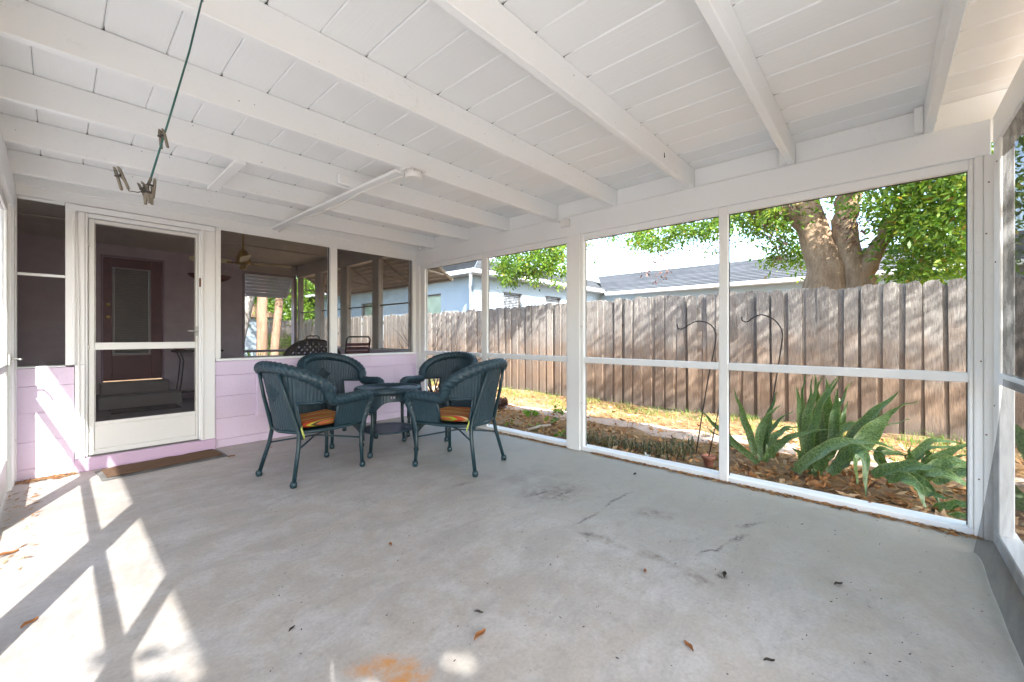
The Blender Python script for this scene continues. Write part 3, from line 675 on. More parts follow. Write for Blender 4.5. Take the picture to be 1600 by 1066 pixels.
# short timbers under the rafters
t = thing("roof_brace", "short flat white timber nailed between two rafters on the left", "brace", (.87, 3.8, 2.43))
m = MB(); m.box(.835, .905, 3.37, 4.17, rz(.87) - .022, rz(.87) - .001, .003); m.build("board", WHITE_Y, t, t.location)
t = thing("support_strip", "long thin white wooden strip carrying a cable across the rafters", "wood strip", (1.70, 3.9, 2.43))
m = MB(); m.box(1.665, 1.735, 2.70, 5.235, rz(1.7) - .024, rz(1.7) - .001, .003, Matrix.Rotation(R(1.2), 3, 'Z')); m.build("strip", WHITE_Y, t, t.location)
pts = [(1.765 + .012 * math.sin(y * 5.2) - (y - 2.7) * .018, y, rz(1.7) - .03 - .008 * math.sin(y * 3.7)) for y in [2.72 + .1 * i for i in range(26)]]
m = MB(); m.tube(pts, .008, 6); m.build("cable", PVC, t, t.location)
part(t, "spacer_block", [(1.54, 1.76, 3.375 - .045, 3.368, rz(1.65) - .001, rz(1.65) + .075)], WHITE_X, .003).location += Vector((0, -.045, 0))
jb = thing("junction_box", "round white plastic junction box under a rafter at the end of the strip", "junction box", (1.80, 2.62, rz(1.8) - .058))
m = MB(); m.lathe([(.056, -.012), (.064, -.005), (.064, .044)], 20); m.build("cover", PVC, jb)
m = MB(); m.box(-.075, .075, -.066, .066, .0445, .0565, .003); m.build("base_plate", PVC, jb)
for a in range(6):
    m = MB(); m.lathe([(.005, 0), (.005, .004)], 8); o = m.build("knockout", STEEL, jb); o.location = (0.0635 * math.cos(a * 1.047), .0635 * math.sin(a * 1.047), .034); o.rotation_euler = (0, R(90), a * 1.047)
pts = [(1.86, 2.66, rz(1.8) - .02)] + [(x_, 2.698 + .006 * math.sin(x_ * 4), rz(x_) + .012 + .006 * math.sin(x_ * 7)) for x_ in [1.95 + .17 * i for i in range(10)]] + [(3.60, 2.66, 2.44), (3.63, 2.56, 2.425)]
c_ = MB(); c_.tube(pts, .006, 6); tag(c_.build("cable", PVC, None, (2.7, 2.69, 2.46)), "thin white cable stapled along a rafter to the small box on the beam", "cable")
eb = thing("outlet_box", "small square white box on the long white beam", "electric box", (3.62, 2.50, 2.40))
m = MB(); m.box(-.012, .028, -.05, .05, -.038, .04, .004); m.build("box_body", PVC, eb)
m = MB(); m.box(-.022, -.0125, -.045, .045, -.034, .036, .003); m.build("cover", PVC, eb)
# little hooks under the roof
def hook(loc, label, r=.018, mat=STEEL, ax='x'):
    pts = [(0, 0, 0), (0, 0, -.02)] + [(r * math.sin(a), 0, -.02 - r + r * math.cos(a)) for a in [i * .45 for i in range(1, 11)]]
    m = MB(); m.tube(pts, .003, 6); o = m.build("ceiling_hook", mat, None); o.location = loc; tag(o, label, "hook", "hooks under the porch roof"); return o
h = hook((3.55, -.245 - .003, 2.55), "white screw eye on the rafter beside the right end of the porch", .02, PVC); h.rotation_euler = (0, 0, R(10))
h = hook((3.02, 1.243 - TH - .003, 2.56), "thin dark nail hook on the side of the third rafter from the right", .006, DARKMET)
h = hook((1.62, W1 - .02, 2.54), "rusty bent hook on the white header above the long screen window", .014, RUST)
# ================================================================== the room behind the long window
YB = 9.90
cz = [0.0] + [.089 + .2265 * i for i in range(13)]
bw = thing("inner_wall", "pink block wall at the back of the dim inner room", "wall", (1.6, YB, 0))
IDX0, IDX1, IDZ0, IDZ1 = .50, 1.335, .40, 2.60
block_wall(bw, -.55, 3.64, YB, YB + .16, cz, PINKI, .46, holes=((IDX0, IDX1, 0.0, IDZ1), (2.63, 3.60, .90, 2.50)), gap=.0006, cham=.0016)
part(bw, "window_frame", [(2.60, 3.64, YB - .01, YB + .12, 2.505, 2.56), (2.60, 3.64, YB - .01, YB + .12, .85, .898), (2.585, 2.632, YB - .01, YB + .12, .90, 2.503), (3.602, 3.66, YB - .01, YB + .12, .90, 2.503)], m_plain("grey violet frame paint", (.30, .25, .29), .5))
part(bw, "head_board", [(2.60, 3.66, YB - .012, YB + .1, 2.562, 2.78)], INCEIL)
screen(bw, SCR_MID, (2.632, YB + .05, .898), (3.602, YB + .05, .898), (3.602, YB + .05, 2.505), (2.632, YB + .05, 2.505))
ed = thing("entry_door", "maroon entry door with a tall frosted pane at the back of the inner room", "door", (.92, YB + .03, .40))
DY0, DY1 = YB + .02, YB + .065
part(ed, "door_leaf", [(.53, .64, DY0, DY1, .42, 2.56), (1.15, 1.305, DY0, DY1, .42, 2.56), (.641, 1.149, DY0, DY1, 2.40, 2.56), (.641, 1.149, DY0, DY1, .42, .86)], MAROON)
part(ed, "door_frame", [(.50, .529, YB - .01, DY1, .40, 2.60), (1.306, 1.335, YB - .01, DY1, .40, 2.60), (.53, 1.305, YB - .01, DY1, 2.562, 2.60)], m_plain("violet trim paint", (.32, .2, .28), .5))
part(ed, "pane_frame", [(.642, .672, DY0 - .012, DY1, .862, 2.398), (1.118, 1.148, DY0 - .012, DY1, .862, 2.398), (.673, 1.117, DY0 - .012, DY1, 2.368, 2.398), (.673, 1.117, DY0 - .012, DY1, .862, .892)], m_plain("grey pane trim", (.30, .26, .27), .5))
part(ed, "pane", [(.674, 1.116, DY0 + .01, DY0 + .02, .893, 2.367)], GLASS_G, 0)
for i in range(1, 34):
    pass
m = MB()
for i in range(48): m.box(.676, 1.114, DY0 + .002, DY0 + .006, .90 + i * .0305, .90 + i * .0305 + .022, 0, Matrix.Rotation(R(25), 3, 'X'))
bl = m.build("blind", m_plain("grey pane blind", (.20, .20, .185), .6), ed, ed.location); bl['kind'] = "stuff"
for z in (1.52, 1.74):
    m = MB(); m.lathe([(.028, 0), (.028, .006), (.012, .012), (.012, .03), (.026, .04), (.03, .055), (.02, .068)], 14); o = m.build("knob", BRASS, ed); o.rotation_euler = (R(90), 0, 0); o.location = Vector((.585, DY0, z)) - ed.location
es = thing("entry_steps", "two dim concrete steps below the maroon door", "steps", (.92, 9.6, 0))
part(es, "step", [(.44, 1.50, 9.30, YB - .002, 0, .205)], INFLOOR, .01); part(es, "step", [(.48, 1.36, 9.58, YB - .002, .2055, .405)], INFLOOR, .01)
dm = thing("doormat", "dark mat on the inner floor before the concrete steps", "doormat", (1.0, 8.95, 0))
part(dm, "mat", [(.55, 1.40, 8.70, 9.22, .0, .014)], m_plain("dark mat", (.05, .045, .04), .95), .004)
sc_ = thing("wall_sconce", "dark red half bowl wall light beside the maroon door", "wall light", (2.03, YB - .01, 2.30))
m = MB()
m.sheet(lambda u, v: Vector((.36 * math.cos(math.pi * u) * math.sin(math.pi * .5 * (1 - v * .999)) ** .7, -.16 * math.sin(math.pi * u) * math.sin(math.pi * .5 * (1 - v * .999)) ** .7, .11 - .17 * v)), 20, 10)
m.build("bowl", m_plain("dark red glaze", (.12, .022, .025), .35), sc_)
part(sc_, "back_plate", [(1.85, 2.21, YB - .009, YB - .001, 2.28, 2.405)], MAROON, .003)
# left wall and its dark doorway, right wall under the screens
lw = thing("inner_wall", "pink left wall of the inner room seen through the narrow side screen", "wall", (-.55, 7.6, 0))
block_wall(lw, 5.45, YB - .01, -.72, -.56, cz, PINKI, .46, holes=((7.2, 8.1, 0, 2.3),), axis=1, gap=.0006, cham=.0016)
part(lw, "door_panel", [(-.70, -.64, 7.21, 8.09, .0, 2.29)], m_plain("dark brown door", (.05, .03, .03), .5))
rw = thing("inner_wall", "low wall under the side screens of the inner room", "wall", (3.74, 7.6, 0))
block_wall(rw, 5.45, YB + .15, 3.665, 3.80, [0, .089, .314, .552, .777, .955], PINK, .46, axis=1)
m = MB(); m.box(3.655, 3.82, 5.45, YB + .1, .956, .978, .003); m.build("sill", WHITE_Y, rw, rw.location)
s5 = thing("screen_frame", "shaded screen windows on the garden side of the inner room", "screen frame", (3.72, 7.6, .978))
SHW = m_plain("white frame paint darkened for shade", (.50, .47, .44), .5)  # white frame colour darkened to carry the inner room's shade
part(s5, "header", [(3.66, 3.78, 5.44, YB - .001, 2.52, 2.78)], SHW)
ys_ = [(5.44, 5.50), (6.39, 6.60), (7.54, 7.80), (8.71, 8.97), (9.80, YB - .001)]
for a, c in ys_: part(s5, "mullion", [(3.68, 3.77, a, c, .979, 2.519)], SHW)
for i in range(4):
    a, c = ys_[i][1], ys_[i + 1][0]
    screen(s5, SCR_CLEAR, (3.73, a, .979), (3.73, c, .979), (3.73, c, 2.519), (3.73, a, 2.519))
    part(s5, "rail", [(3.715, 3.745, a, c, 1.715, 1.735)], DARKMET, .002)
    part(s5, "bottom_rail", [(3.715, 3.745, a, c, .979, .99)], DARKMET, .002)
ce = bpy.data.objects.new("inner_ceiling", None); COL.objects.link(ce); tag(ce, kind='structure'); ce.location = (1.5, 7.6, 2.78)
mm = MB(); mm.box(-2.13, 2.13, -.098, .098, 0, .02, .004); mm = mm.mesh("ceiling_board", INCEIL)
for i in range(24):
    y = 5.40 + .1 + i * .2
    if y < YB + .1: inst("ceiling_board", mm, ce, (1.57 - 1.5, y - 7.6, random.uniform(-.001, .001)))
for y in (6.55, 8.2):
    mm2 = MB(); mm2.box(-2.13, 2.13, -.03, .03, -.022, -.002, .003); inst("batten", mm2.mesh("batten", INCEIL), ce, (.07, y - 7.6, 0))
ir = thing("inner_roof", "grey shingle roof over the inner room behind the porch", "roof", (1.6, 7.7, 2.83))
part(ir, "roof_deck", [(-1.2, 4.15, 5.43, 10.5, 2.83, 2.93)], SHINGLE, 0)
part(ir, "fascia", [(-1.2, 4.15, 5.405, 5.429, 2.70, 2.95)], WHITE_X); part(ir, "gable_board", [(-.7, 3.66, 5.30, 5.40, 2.665, 2.829)], WHITE_X)
# ceiling fan
fan = thing("ceiling_fan", "brass ceiling fan with pale blades in the inner room", "ceiling fan", (1.84, 7.0, 2.30))
m = MB(); m.lathe([(.075, .475), (.07, .44), (.03, .40)], 18); m.build("canopy", SHW, fan)
m = MB(); m.tube([(0, 0, .41), (0, 0, .16)], .012, 8); m.build("rod", BRASS, fan)
m = MB(); m.lathe([(.025, .17), (.05, .15), (.085, .06), (.10, 0), (.10, -.03), (.06, -.05), (.03, -.06)], 20); m.build("motor", BRASS, fan)
m = MB(); m.lathe([(.03, -.061), (.045, -.075), (.05, -.10), (.02, -.12)], 16); m.build("switch_cup", BRASS, fan)
blm = MB(); blm.poly([(.14, -.035), (.22, -.06), (.60, -.065), (.63, -.04), (.63, .04), (.60, .065), (.22, .06), (.14, .035)], 2, -.004, .004); blm = blm.mesh("blade", FANBLADE)
arm = MB(); arm.box(.08, .2, -.015, .015, -.012, -.005); arm = arm.mesh("blade_iron", BRASS)
for i in range(4):
    a = R(-12 + 90 * i); bo = inst("blade", blm, fan, (0, 0, -.02), (R(20), 0, a)); inst("blade_iron", arm, bo)
# console table, metal chairs
ct = thing("console_table", "small dark iron console table against the inner wall", "table", (1.78, 9.62, 0))
part(ct, "table_top", [(1.42, 2.15, 9.42, 9.82, .90, .935)], DARKMET, .006)
for sx in (1.50, 2.07):
    for sy in (9.47, 9.78):
        s_ = 1 if sx > 1.7 else -1
        m = MB(); m.tube([(sx, sy, .90), (sx - .05 * s_, sy, .75), (sx - .02 * s_, sy, .4), (sx + .03 * s_, sy, .02), (sx + .05 * s_, sy, .0)], .011, 8); m.build("leg", IRON, ct, ct.location)
part(ct, "shelf", [(1.47, 2.10, 9.46, 9.79, .16, .18)], DARKMET, .003)
vs_ = thing("planter_dish", "dark dish of dried greenery on the iron console table", "planter", (1.52, 9.6, .935))
m = MB(); m.lathe([(.05, 0), (.10, .03), (.12, .06), (.11, .06), (.04, .02)], 16); m.build("dish", TERRA, vs_)
soup("leaves", LILY, [tuple(Vector((random.gauss(0, .07), random.gauss(0, .05), .06 + random.random() * .05)) + Vector((random.gauss(0, .02), random.gauss(0, .02), random.gauss(0, .015))) for _ in range(3)) for _ in range(90)], None, parent=vs_)
def arch_seat():
    t = thing("patio_bench", "dark cast metal patio bench with arched lattice back and carry handle", "bench", (2.55, 6.25, 0))
    W_, zt, zb = .46, 1.15, .70
    def top(x): return zb + .05 + (zt - zb - .05) * math.sqrt(max(0, 1 - (x / W_) ** 2)) ** .85
    nx, nz = 72, 34
    vsd = {}; m = MB(); bm = m.bm
    def hole(x, z):
        # diamonds of little holes
        gx, gz = x / .085, (z - .74) / .085
        for ox, oz in ((0, 0), (.5, .5)):
            dx, dz = abs((gx + ox) % 1 - .5), abs((gz + oz) % 1 - .5)
            if dx + dz < .20 and abs(x) < W_ - .07 and z < top(x) - .06: return True
        return False
    for i in range(nx):
        for j in range(nz):
            xa, xb = -W_ + 2 * W_ * i / nx, -W_ + 2 * W_ * (i + 1) / nx
            za, zc = zb + (zt - zb) * j / nz, zb + (zt - zb) * (j + 1) / nz
            xm_, zm = (xa + xb) / 2, (za + zc) / 2
            if zm > top(xm_) or hole(xm_, zm): continue
            q = []
            for xx, zz in ((xa, za), (xb, za), (xb, zc), (xa, zc)):
                key = (round(xx, 4), round(zz, 4))
                if key not in vsd: vsd[key] = bm.verts.new((xx, .05 * (zz - zb), zz))
                q.append(vsd[key])
            bm.faces.new(q)
    o = m.build("backrest", DARKMET, t); so_ = o.modifiers.new("s", 'SOLIDIFY'); so_.thickness = .012
    pts = [(-W_ * math.cos(a), .05 * (top(W_ * math.cos(a)) - zb), top(W_ * math.cos(a))) for a in [math.pi * i / 28 for i in range(29)]]
    m = MB(); m.tube([(-W_, 0, .42)] + pts + [(W_, 0, .42)], .013, 8); m.build("back_frame", DARKMET, t)
    m = MB(); m.tube([(-.10, .025, zt - .005), (-.09, .025, zt + .035), (-.06, .025, zt + .05), (.06, .025, zt + .05), (.09, .025, zt + .035), (.10, .025, zt - .005)], .009, 8); m.build("handle", DARKMET, t)
    m = MB(); m.box(-.46, .46, -.44, .0, .405, .43, .006); m.build("seat", DARKMET, t)
    for sx in (-.43, .43):
        for sy in (-.41, -.02): m = MB(); m.tube([(sx, sy, .405), (sx * 1.04, sy, 0)], .014, 8); m.build("leg", DARKMET, t)
    return t
arch_seat().rotation_euler = (0, 0, R(6))
fc = thing("folding_chair", "dark tubular folding chair with slatted back behind the bench", "chair", (3.28, 6.45, 0))
for sx in (-.20, .20):
    m = MB(); m.tube([(sx, .20, 0), (sx, .02, .5), (sx, -.10, .95)], .011, 8); m.build("leg", DARKMET, fc)
    m = MB(); m.tube([(sx * .9, -.28, 0), (sx * .9, -.02, .45), (sx * .9, .10, .46)], .011, 8); m.build("leg", DARKMET, fc)
m = MB(); m.tube([(-.20, -.10, .95), (-.20, -.14, 1.14), (-.17, -.15, 1.185), (.17, -.15, 1.185), (.20, -.14, 1.14), (.20, -.10, .95)], .013, 8); m.build("back_frame", DARKMET, fc)
for z in (1.06, 1.00, .93): m = MB(); m.box(-.20, .20, -.125, -.112, z - .024, z + .024, .003); m.build("back_slat", MAROON, fc)
m = MB(); m.box(-.19, .19, -.06, .3, .46, .475, .004); m.build("seat", MAROON, fc)
# awnings
def awning(name, label, x0, z0, x1, z1, a, c, mat, n=8, arms=(), axis=0, base=None):
    t = thing(name, label, "awning", base)
    o = t.location; dx, dz = (x1 - x0) / n, (z1 - z0) / n
    for i in range(n):
        m = MB(); p = (x0 + dx * i, z0 + dz * i); q = (x0 + dx * (i + 1.25), z0 + dz * (i + .75))
        pr = [p, q, (q[0], q[1] - .012), (p[0], p[1] - .012)]
        if axis == 0: m.poly(pr, 1, a, c)
        else: m.poly(pr, 0, a, c)
        m.build("slat", mat, t, o)
    for y in arms:
        m = MB()
        if axis == 0: m.tube([(x0 + .02, y, z0 - .30), (x1 - .18, y, z1 + .055)], .016, 6); m.tube([(x0 + .05, y, z0 - .04), (x1 + .005, y, z1 - .022)], .016, 6); m.tube([(x0 + .02, y, z0 - .02), (x0 + .02, y, z0 - .31)], .014, 6)
        else: m.tube([(y, x0 + .03, z0 - .38), (y, x1 - .15, z1 + .045)], .014, 6); m.tube([(y, x0 + .03, z0 - .04), (y, x1 - .02, z1 - .014)], .014, 6)
        m.build("bracket", mat, t, o)
    m = MB()
    if axis == 0: m.box(x1 - .004, x1 + .012, a, c, z1 - .03, z1 + .006)
    else: m.box(a, c, x1 + .03, x1 + .045, z1 - .03, z1 + .005)
    m.build("front_edge", mat, t, o)
    return t
awning("awning", "tan louvred awning along the garden side of the inner room", 3.80, 2.56, 4.42, 2.15, 5.32, 9.85, AWN, 8, (5.34, 6.5, 7.68, 8.84, 9.80), 0, (3.8, 7.5, 2.5))
awning("awning", "blue grey louvred awning over the back window of the inner room", YB + .17, 2.58, YB + .62, 2.12, 2.55, 3.68, AWN_B, 7, (2.60, 3.62), 1, (3.1, YB + .2, 2.5))
# ================================================================== fence
fe = thing("wooden_fence", "tall weathered dog ear picket fence behind the garden bed", "fence", (7.0, 6, 0))
FX = 7.0
vars_ = []
for k in range(7):
    wd = [.140, .146, .135, .142, .15, .138, .144][k]; h = 1.9; m = MB()
    ear = .030 + .012 * (k % 3)
    n = 7; outl = [(-wd / 2, -.06), (wd / 2, -.06), (wd / 2, h - ear * 1.2)]
    outl += [(wd / 2 - ear * .25, h - ear * .5), (wd / 2 - ear, h - .004), (0, h + .004 * (k % 2)), (-wd / 2 + ear, h), (-wd / 2 + ear * .3, h - ear * .45), (-wd / 2, h - ear * 1.1)]
    m.poly(outl, 0, -.009, .009, .002); vars_.append(m.mesh("picket", FENCE))
y = -6.0; i = 0
rf = random.Random(3)
while y < 18.2:
    front = (i % 2 == 0); me_ = vars_[rf.randrange(7)]
    hz = -.03 + rf.uniform(-.022, .022) + .03 * math.sin(y * .5) - (0 if front else .012)
    inst("picket", me_, fe, (rf.uniform(-.005, .005) + (0 if front else .021), y - 6 + rf.uniform(-.008, .008), hz), (R(rf.gauss(0, .4)), R(rf.gauss(0, .5)), R(rf.gauss(0, 2.6))), (1, rf.uniform(.97, 1.08), rf.uniform(.985, 1.01)))
    y += .0985 * rf.uniform(.93, 1.07); i += 1
for z in (.35, 1.0, 1.62): m = MB(); m.box(7.034, 7.075, -6, 18.2, z - .045, z + .045, .003); m.build("rail", FENCE, fe, fe.location)
for k in range(11): m = MB(); m.box(7.08, 7.17, -6 + k * 2.4 - .045, -6 + k * 2.4 + .045, -.3, 1.85, .004); m.build("post", FENCE, fe, fe.location)
fe2 = thing("wooden_fence", "sunlit far fence crossing the end of the yard", "fence", (6.2, 18.3, 0))
for k in range(12): inst("picket", vars_[k % 7], fe2, (-.85 + k * .148, rf.uniform(-.005, .005), -.06), (0, R(rf.gauss(0, .5)), R(90)))
m = MB(); m.box(5.3, 7.0, 18.32, 18.36, 1.0, 1.09); m.build("rail", FENCE, fe2, fe2.location)
# ================================================================== neighbour's house
HX, HY, HX2 = 8.6, 9.3, 16.2; EZ = 3.12; LW = 24.0
nh = thing("neighbour_house", "pale blue stucco house with grey shingle roof and white gutters beyond the fence", "house", (9, 12, 0))
def wallx(x, y0, y1, holes, z1=EZ, mat=STUCCO, th=.2):   # wall along y, outer face at x facing -x
    segs = [(y0, y1, -.2, z1)]
    for h in holes:
        ns = []
        for a, c, e, f in segs:
            if h[1] <= a or h[0] >= c: ns.append((a, c, e, f)); continue
            if h[0] > a: ns.append((a, h[0], e, f))
            if h[1] < c: ns.append((h[1], c, e, f))
            ns.append((max(a, h[0]), min(c, h[1]), e, h[2])); ns.append((max(a, h[0]), min(c, h[1]), h[3], f))
        segs = ns
    m = MB()
    for a, c, e, f in segs: m.box(x, x + th, a, c, e, f)
    return m.build("wall", mat, nh, nh.location)
def wally(y, x0, x1, holes, z1=EZ, mat=STUCCO, th=.2):
    segs = [(x0, x1, -.2, z1)]
    for h in holes:
        ns = []
        for a, c, e, f in segs:
            if h[1] <= a or h[0] >= c: ns.append((a, c, e, f)); continue
            if h[0] > a: ns.append((a, h[0], e, f))
            if h[1] < c: ns.append((h[1], c, e, f))
            ns.append((max(a, h[0]), min(c, h[1]), e, h[2])); ns.append((max(a, h[0]), min(c, h[1]), h[3], f))
        segs = ns
    m = MB()
    for a, c, e, f in segs: m.box(a, c, y, y + th, e, f)
    return m.build("wall", mat, nh, nh.location)
def window(axis, at_, a, c, z0, z1, blind=True, glass=None):
    fr = MB(); e = .05
    def bx(m, p0, p1, q0, q1, d0, d1):
        if axis == 0: m.box(at_ + d0, at_ + d1, p0, p1, q0, q1)
        else: m.box(p0, p1, at_ + d0, at_ + d1, q0, q1)
    bx(fr, a, c, z1 - e, z1, .06, .12); bx(fr, a, c, z0, z0 + e, .06, .12); bx(fr, a, a + e, z0 + e, z1 - e, .06, .12); bx(fr, c - e, c, z0 + e, z1 - e, .06, .12)
    bx(fr, a, c, (z0 + z1) / 2 - .02, (z0 + z1) / 2 + .02, .07, .11)
    wf = fr.build("window", FRAME_D, nh, nh.location)
    g = MB(); bx(g, a + e, c - e, z0 + e, z1 - e, .125, .135); g.build("pane", glass or GLASS_D, wf, nh.location)
    if blind:
        s_ = MB(); n = int((z1 - z0 - 2 * e) / .055)
        for i in range(n): bx(s_, a + e, c - e, z0 + e + i * .055, z0 + e + i * .055 + .034, .10, .115)
        s_.build("blind", BLIND, wf, nh.location)
    sl_ = MB(); bx(sl_, a - .04, c + .04, z0 - .06, z0 - .001, -.04, .12); sl_.build("sill", STUCCO_W, wf, nh.location)
wallx(HX, HY, LW, [(10.95, 12.1, 1.2, 2.62), (15.3, 16.3, 1.15, 2.55)])
wally(HY, HX + .201, HX2 + 4, [(9.9, 10.85, 1.5, 2.66), (12.2, 13.2, 1.75, 2.70)])
wallx(HX2, -10, HY - .001, [], 3.0)
window(0, HX, 10.95, 12.1, 1.2, 2.62, False, GLASS_L); window(0, HX, 15.3, 16.3, 1.15, 2.55, False, GLASS_L); window(1, HY, 9.9, 10.85, 1.5, 2.66); window(1, HY, 12.2, 13.2, 1.75, 2.70)
# light stucco band below the windows on the long side
m = MB(); m.box(HX - .02, HX - .001, 12.6, LW, .1, 1.9); m.build("wall_band", STUCCO_W, nh, nh.location)
def roof_plane(A, B, D, C, rows, name="roof"):
    """A-B is the eave, C-D the ridge line above it (C over A); courses of shingles lap like steps"""
    A, B, C, D = map(Vector, (A, B, C, D)); q = []
    nrm = (B - A).cross(C - A).normalized()
    if nrm.z < 0: nrm = -nrm
    for r in range(rows):
        t0, t1 = r / rows, (r + 1.05) / rows; t1 = min(t1, 1)
        L0, R0 = A.lerp(C, t0), B.lerp(D, t0); L1, R1 = A.lerp(C, t1), B.lerp(D, t1)
        n = max(1, int((R0 - L0).length / .9))
        for k in range(n):
            o0, o1 = k / n, (k + 1) / n
            up = nrm * .03; u2 = nrm * .006
            q.append((L0.lerp(R0, o0) + up, L0.lerp(R0, o1) + up, L1.lerp(R1, o1) + u2, L1.lerp(R1, o0) + u2))
            q.append((L0.lerp(R0, o0) + u2 * .2, L0.lerp(R0, o1) + u2 * .2, L0.lerp(R0, o1) + up, L0.lerp(R0, o0) + up))
    return soup(name, SHINGLE, q, tuple(nh.location), parent=nh)
OV = .35; E0 = EZ + .05
RX = HX - OV + 3.2; RZ = E0 + 1.15
roof_plane((HX - OV, HY - OV, E0), (HX - OV, LW, E0), (RX, LW, RZ), (RX, HY - OV + 3.2, RZ), 14)          # west slope of the near wing
roof_plane((HX - OV, HY - OV, E0), (HX2 + 4, HY - OV, E0), (HX2 + 4, HY - OV + 3.2, RZ), (RX, HY - OV + 3.2, RZ), 14)
WZ = 3.05; roof_plane((HX2 - OV, -10, WZ), (HX2 - OV, HY - OV, WZ), (HX2 + 3.6, HY + 2.2, WZ + 1.38), (HX2 + 3.6, -10, WZ + 1.38), 16)
def gut(x0, x1, y0, y1, z, axis):
    m = MB(); m.box(x0, x1, y0, y1, z - .11, z + .02, .01); m.build("gutter", GUTTER, nh, nh.location)
gut(HX - OV - .12, HX - OV, HY - OV - .12, LW, E0, 0); gut(HX - OV + .001, HX2 - OV - .13, HY - OV - .12, HY - OV, E0, 1); gut(HX2 - OV - .12, HX2 - OV, -10, HY - OV - .14, WZ, 0)
for bx in ((HX - OV + .001, HX - .001, HY - OV + .002, LW, E0 - .09, E0 - .03), (HX + .0, HX2 + 3, HY - OV + .002, HY - .001, E0 - .09, E0 - .03), (HX2 - OV + .002, HX2 - .002, -10, HY - OV - .15, WZ - .10, WZ - .03)):
    m = MB(); m.box(*bx); m.build("soffit", STUCCO_W, nh, nh.location)
m = MB(); m.tube([(HX - OV - .05, HY - OV + .08, E0 - .1), (HX - OV - .05, HY - OV + .08, E0 - .25), (HX - .1, HY + .1, E0 - .48), (HX - .06, HY + .1, E0 - .65), (HX - .06, HY + .1, 0)], .05, 8); m.build("downspout", GUTTER, nh, nh.location)
# ================================================================== trees
rt = random.Random(11)
def leaf_quad(p, d, s, wid, rr):
    """a leaf of length s at p along d"""
    d = d.normalized(); side = d.cross(Vector((rr.gauss(0, 1), rr.gauss(0, 1), rr.gauss(0, 1)))).normalized() * (s * wid)
    m = p + d * (s * .45)
    return (p, m + side, p + d * s, m - side)
def clump(q, c, r, n, s, rr, droop=.3, wid=.2, flat=.8):
    c = Vector(c)
    for _ in range(n):
        o = Vector((rr.gauss(0, .5), rr.gauss(0, .5), rr.gauss(0, .5 * flat))) * r
        d = o.normalized() * .6 + Vector((rr.gauss(0, .6), rr.gauss(0, .6), rr.gauss(0, .5) - droop))
        q.append(leaf_quad(c + o, d, s * rr.uniform(.6, 1.25), wid, rr))
def limb(root, pts, radii, mat, n=10, name="limb", seed=1):
    rr = random.Random(seed); P = [Vector(p) for p in pts]; out = []; rad = []
    for i in range(len(P) - 1):
        for k in range(6):
            t = k / 6; out.append(P[i].lerp(P[i + 1], t) + Vector((rr.gauss(0, .012), rr.gauss(0, .012), 0)) * (1 if k else 0)); rad.append(radii[i] * (1 - t) + radii[i + 1] * t)
    out.append(P[-1]); rad.append(radii[-1])
    ph = rr.random() * 6
    m = MB(); m.tube(out, rad, n, rfun=lambda a, L: 1 + .07 * math.sin(3 * a + ph + L * 1.3) + .05 * math.sin(5 * a - L * 2.1)); return m.build(name, mat, root, root.location)
big = thing("shade_tree", "large spreading shade tree with thick forked trunk behind the fence", "tree", (8.5, .55, 0))
TX = 8.5
limb(big, [(8.5, .75, -.2), (8.5, .75, 1.4), atx(1290, 420, TX), atx(1264, 345, TX), atx(1240, 290, TX), atx(1205, 200, 8.2)], [.46, .38, .26, .21, .20, .17], BARK, 14, "trunk", 1)
limb(big, [(8.6, .35, -.2), (8.65, .35, 1.5), atx(1328, 418, TX + .1), atx(1318, 345, TX + .1), atx(1330, 290, TX + .1), atx(1352, 180, 8.9)], [.38, .32, .21, .165, .15, .12], BARK, 12, "trunk", 2)
limb(big, [(8.65, .1, 1.2), atx(1342, 430, TX + .1), atx(1370, 385, TX + .1), atx(1392, 350, TX), atx(1440, 280, TX)], [.24, .17, .11, .09, .06], BARK, 10, "limb", 3)
limb(big, [atx(1268, 352, TX), atx(1232, 322, TX - .1), atx(1205, 330, TX - .2), atx(1150, 318, TX - .5), atx(1080, 300, TX - .7), atx(960, 330, 7.6)], [.22, .20, .15, .10, .07, .03], BARK, 10, "limb", 4)
limb(big, [atx(1262, 300, TX), (8.0, 2.4, 4.6), (7.4, 4.6, 5.0), (6.9, 6.4, 4.7), (6.8, 7.2, 4.2)], [.2, .15, .11, .07, .03], BARK, 8, "limb", 5)
limb(big, [(8.4, .4, 3.6), (7.4, -.6, 4.8), (6.2, -1.8, 5.3), (5.0, -2.6, 5.4)], [.2, .15, .10, .04], BARK, 8, "limb", 6)
limb(big, [(8.6, .5, 4.2), (9.8, 1.8, 5.6), (11.4, 3.4, 6.2)], [.2, .14, .06], BARK, 8, "limb", 7)
q = []
for _ in range(105):
    clump(q, (rt.uniform(4.9, 8.0), rt.uniform(-5.2, .6), rt.uniform(3.4, 5.6)), rt.uniform(.35, .6), 60, .14, rt)
for _ in range(330):   # the wide crown above; its gaps let sun through
    a = rt.random() * 6.283; rr_ = 5.6 * math.sqrt(rt.random()); x = 8.8 + rr_ * math.cos(a); y = .9 + rr_ * math.sin(a) * 1.25
    z = 4.2 + 2.6 * rt.random() * (1.05 - (rr_ / 5.6) ** 2) + .2 * rt.random()
    if x < 4.9: continue
    clump(q, (x, y, z), rt.uniform(.35, .62), 62, .13, rt)
def spray(u0, u1, v0, v1, x0, x1, n, r, k, s):
    for _ in range(n):
        c = atx(rt.uniform(u0, u1), rt.uniform(v0, v1), rt.uniform(x0, x1)); clump(q, c, r * rt.uniform(.7, 1.3), k, s, rt)
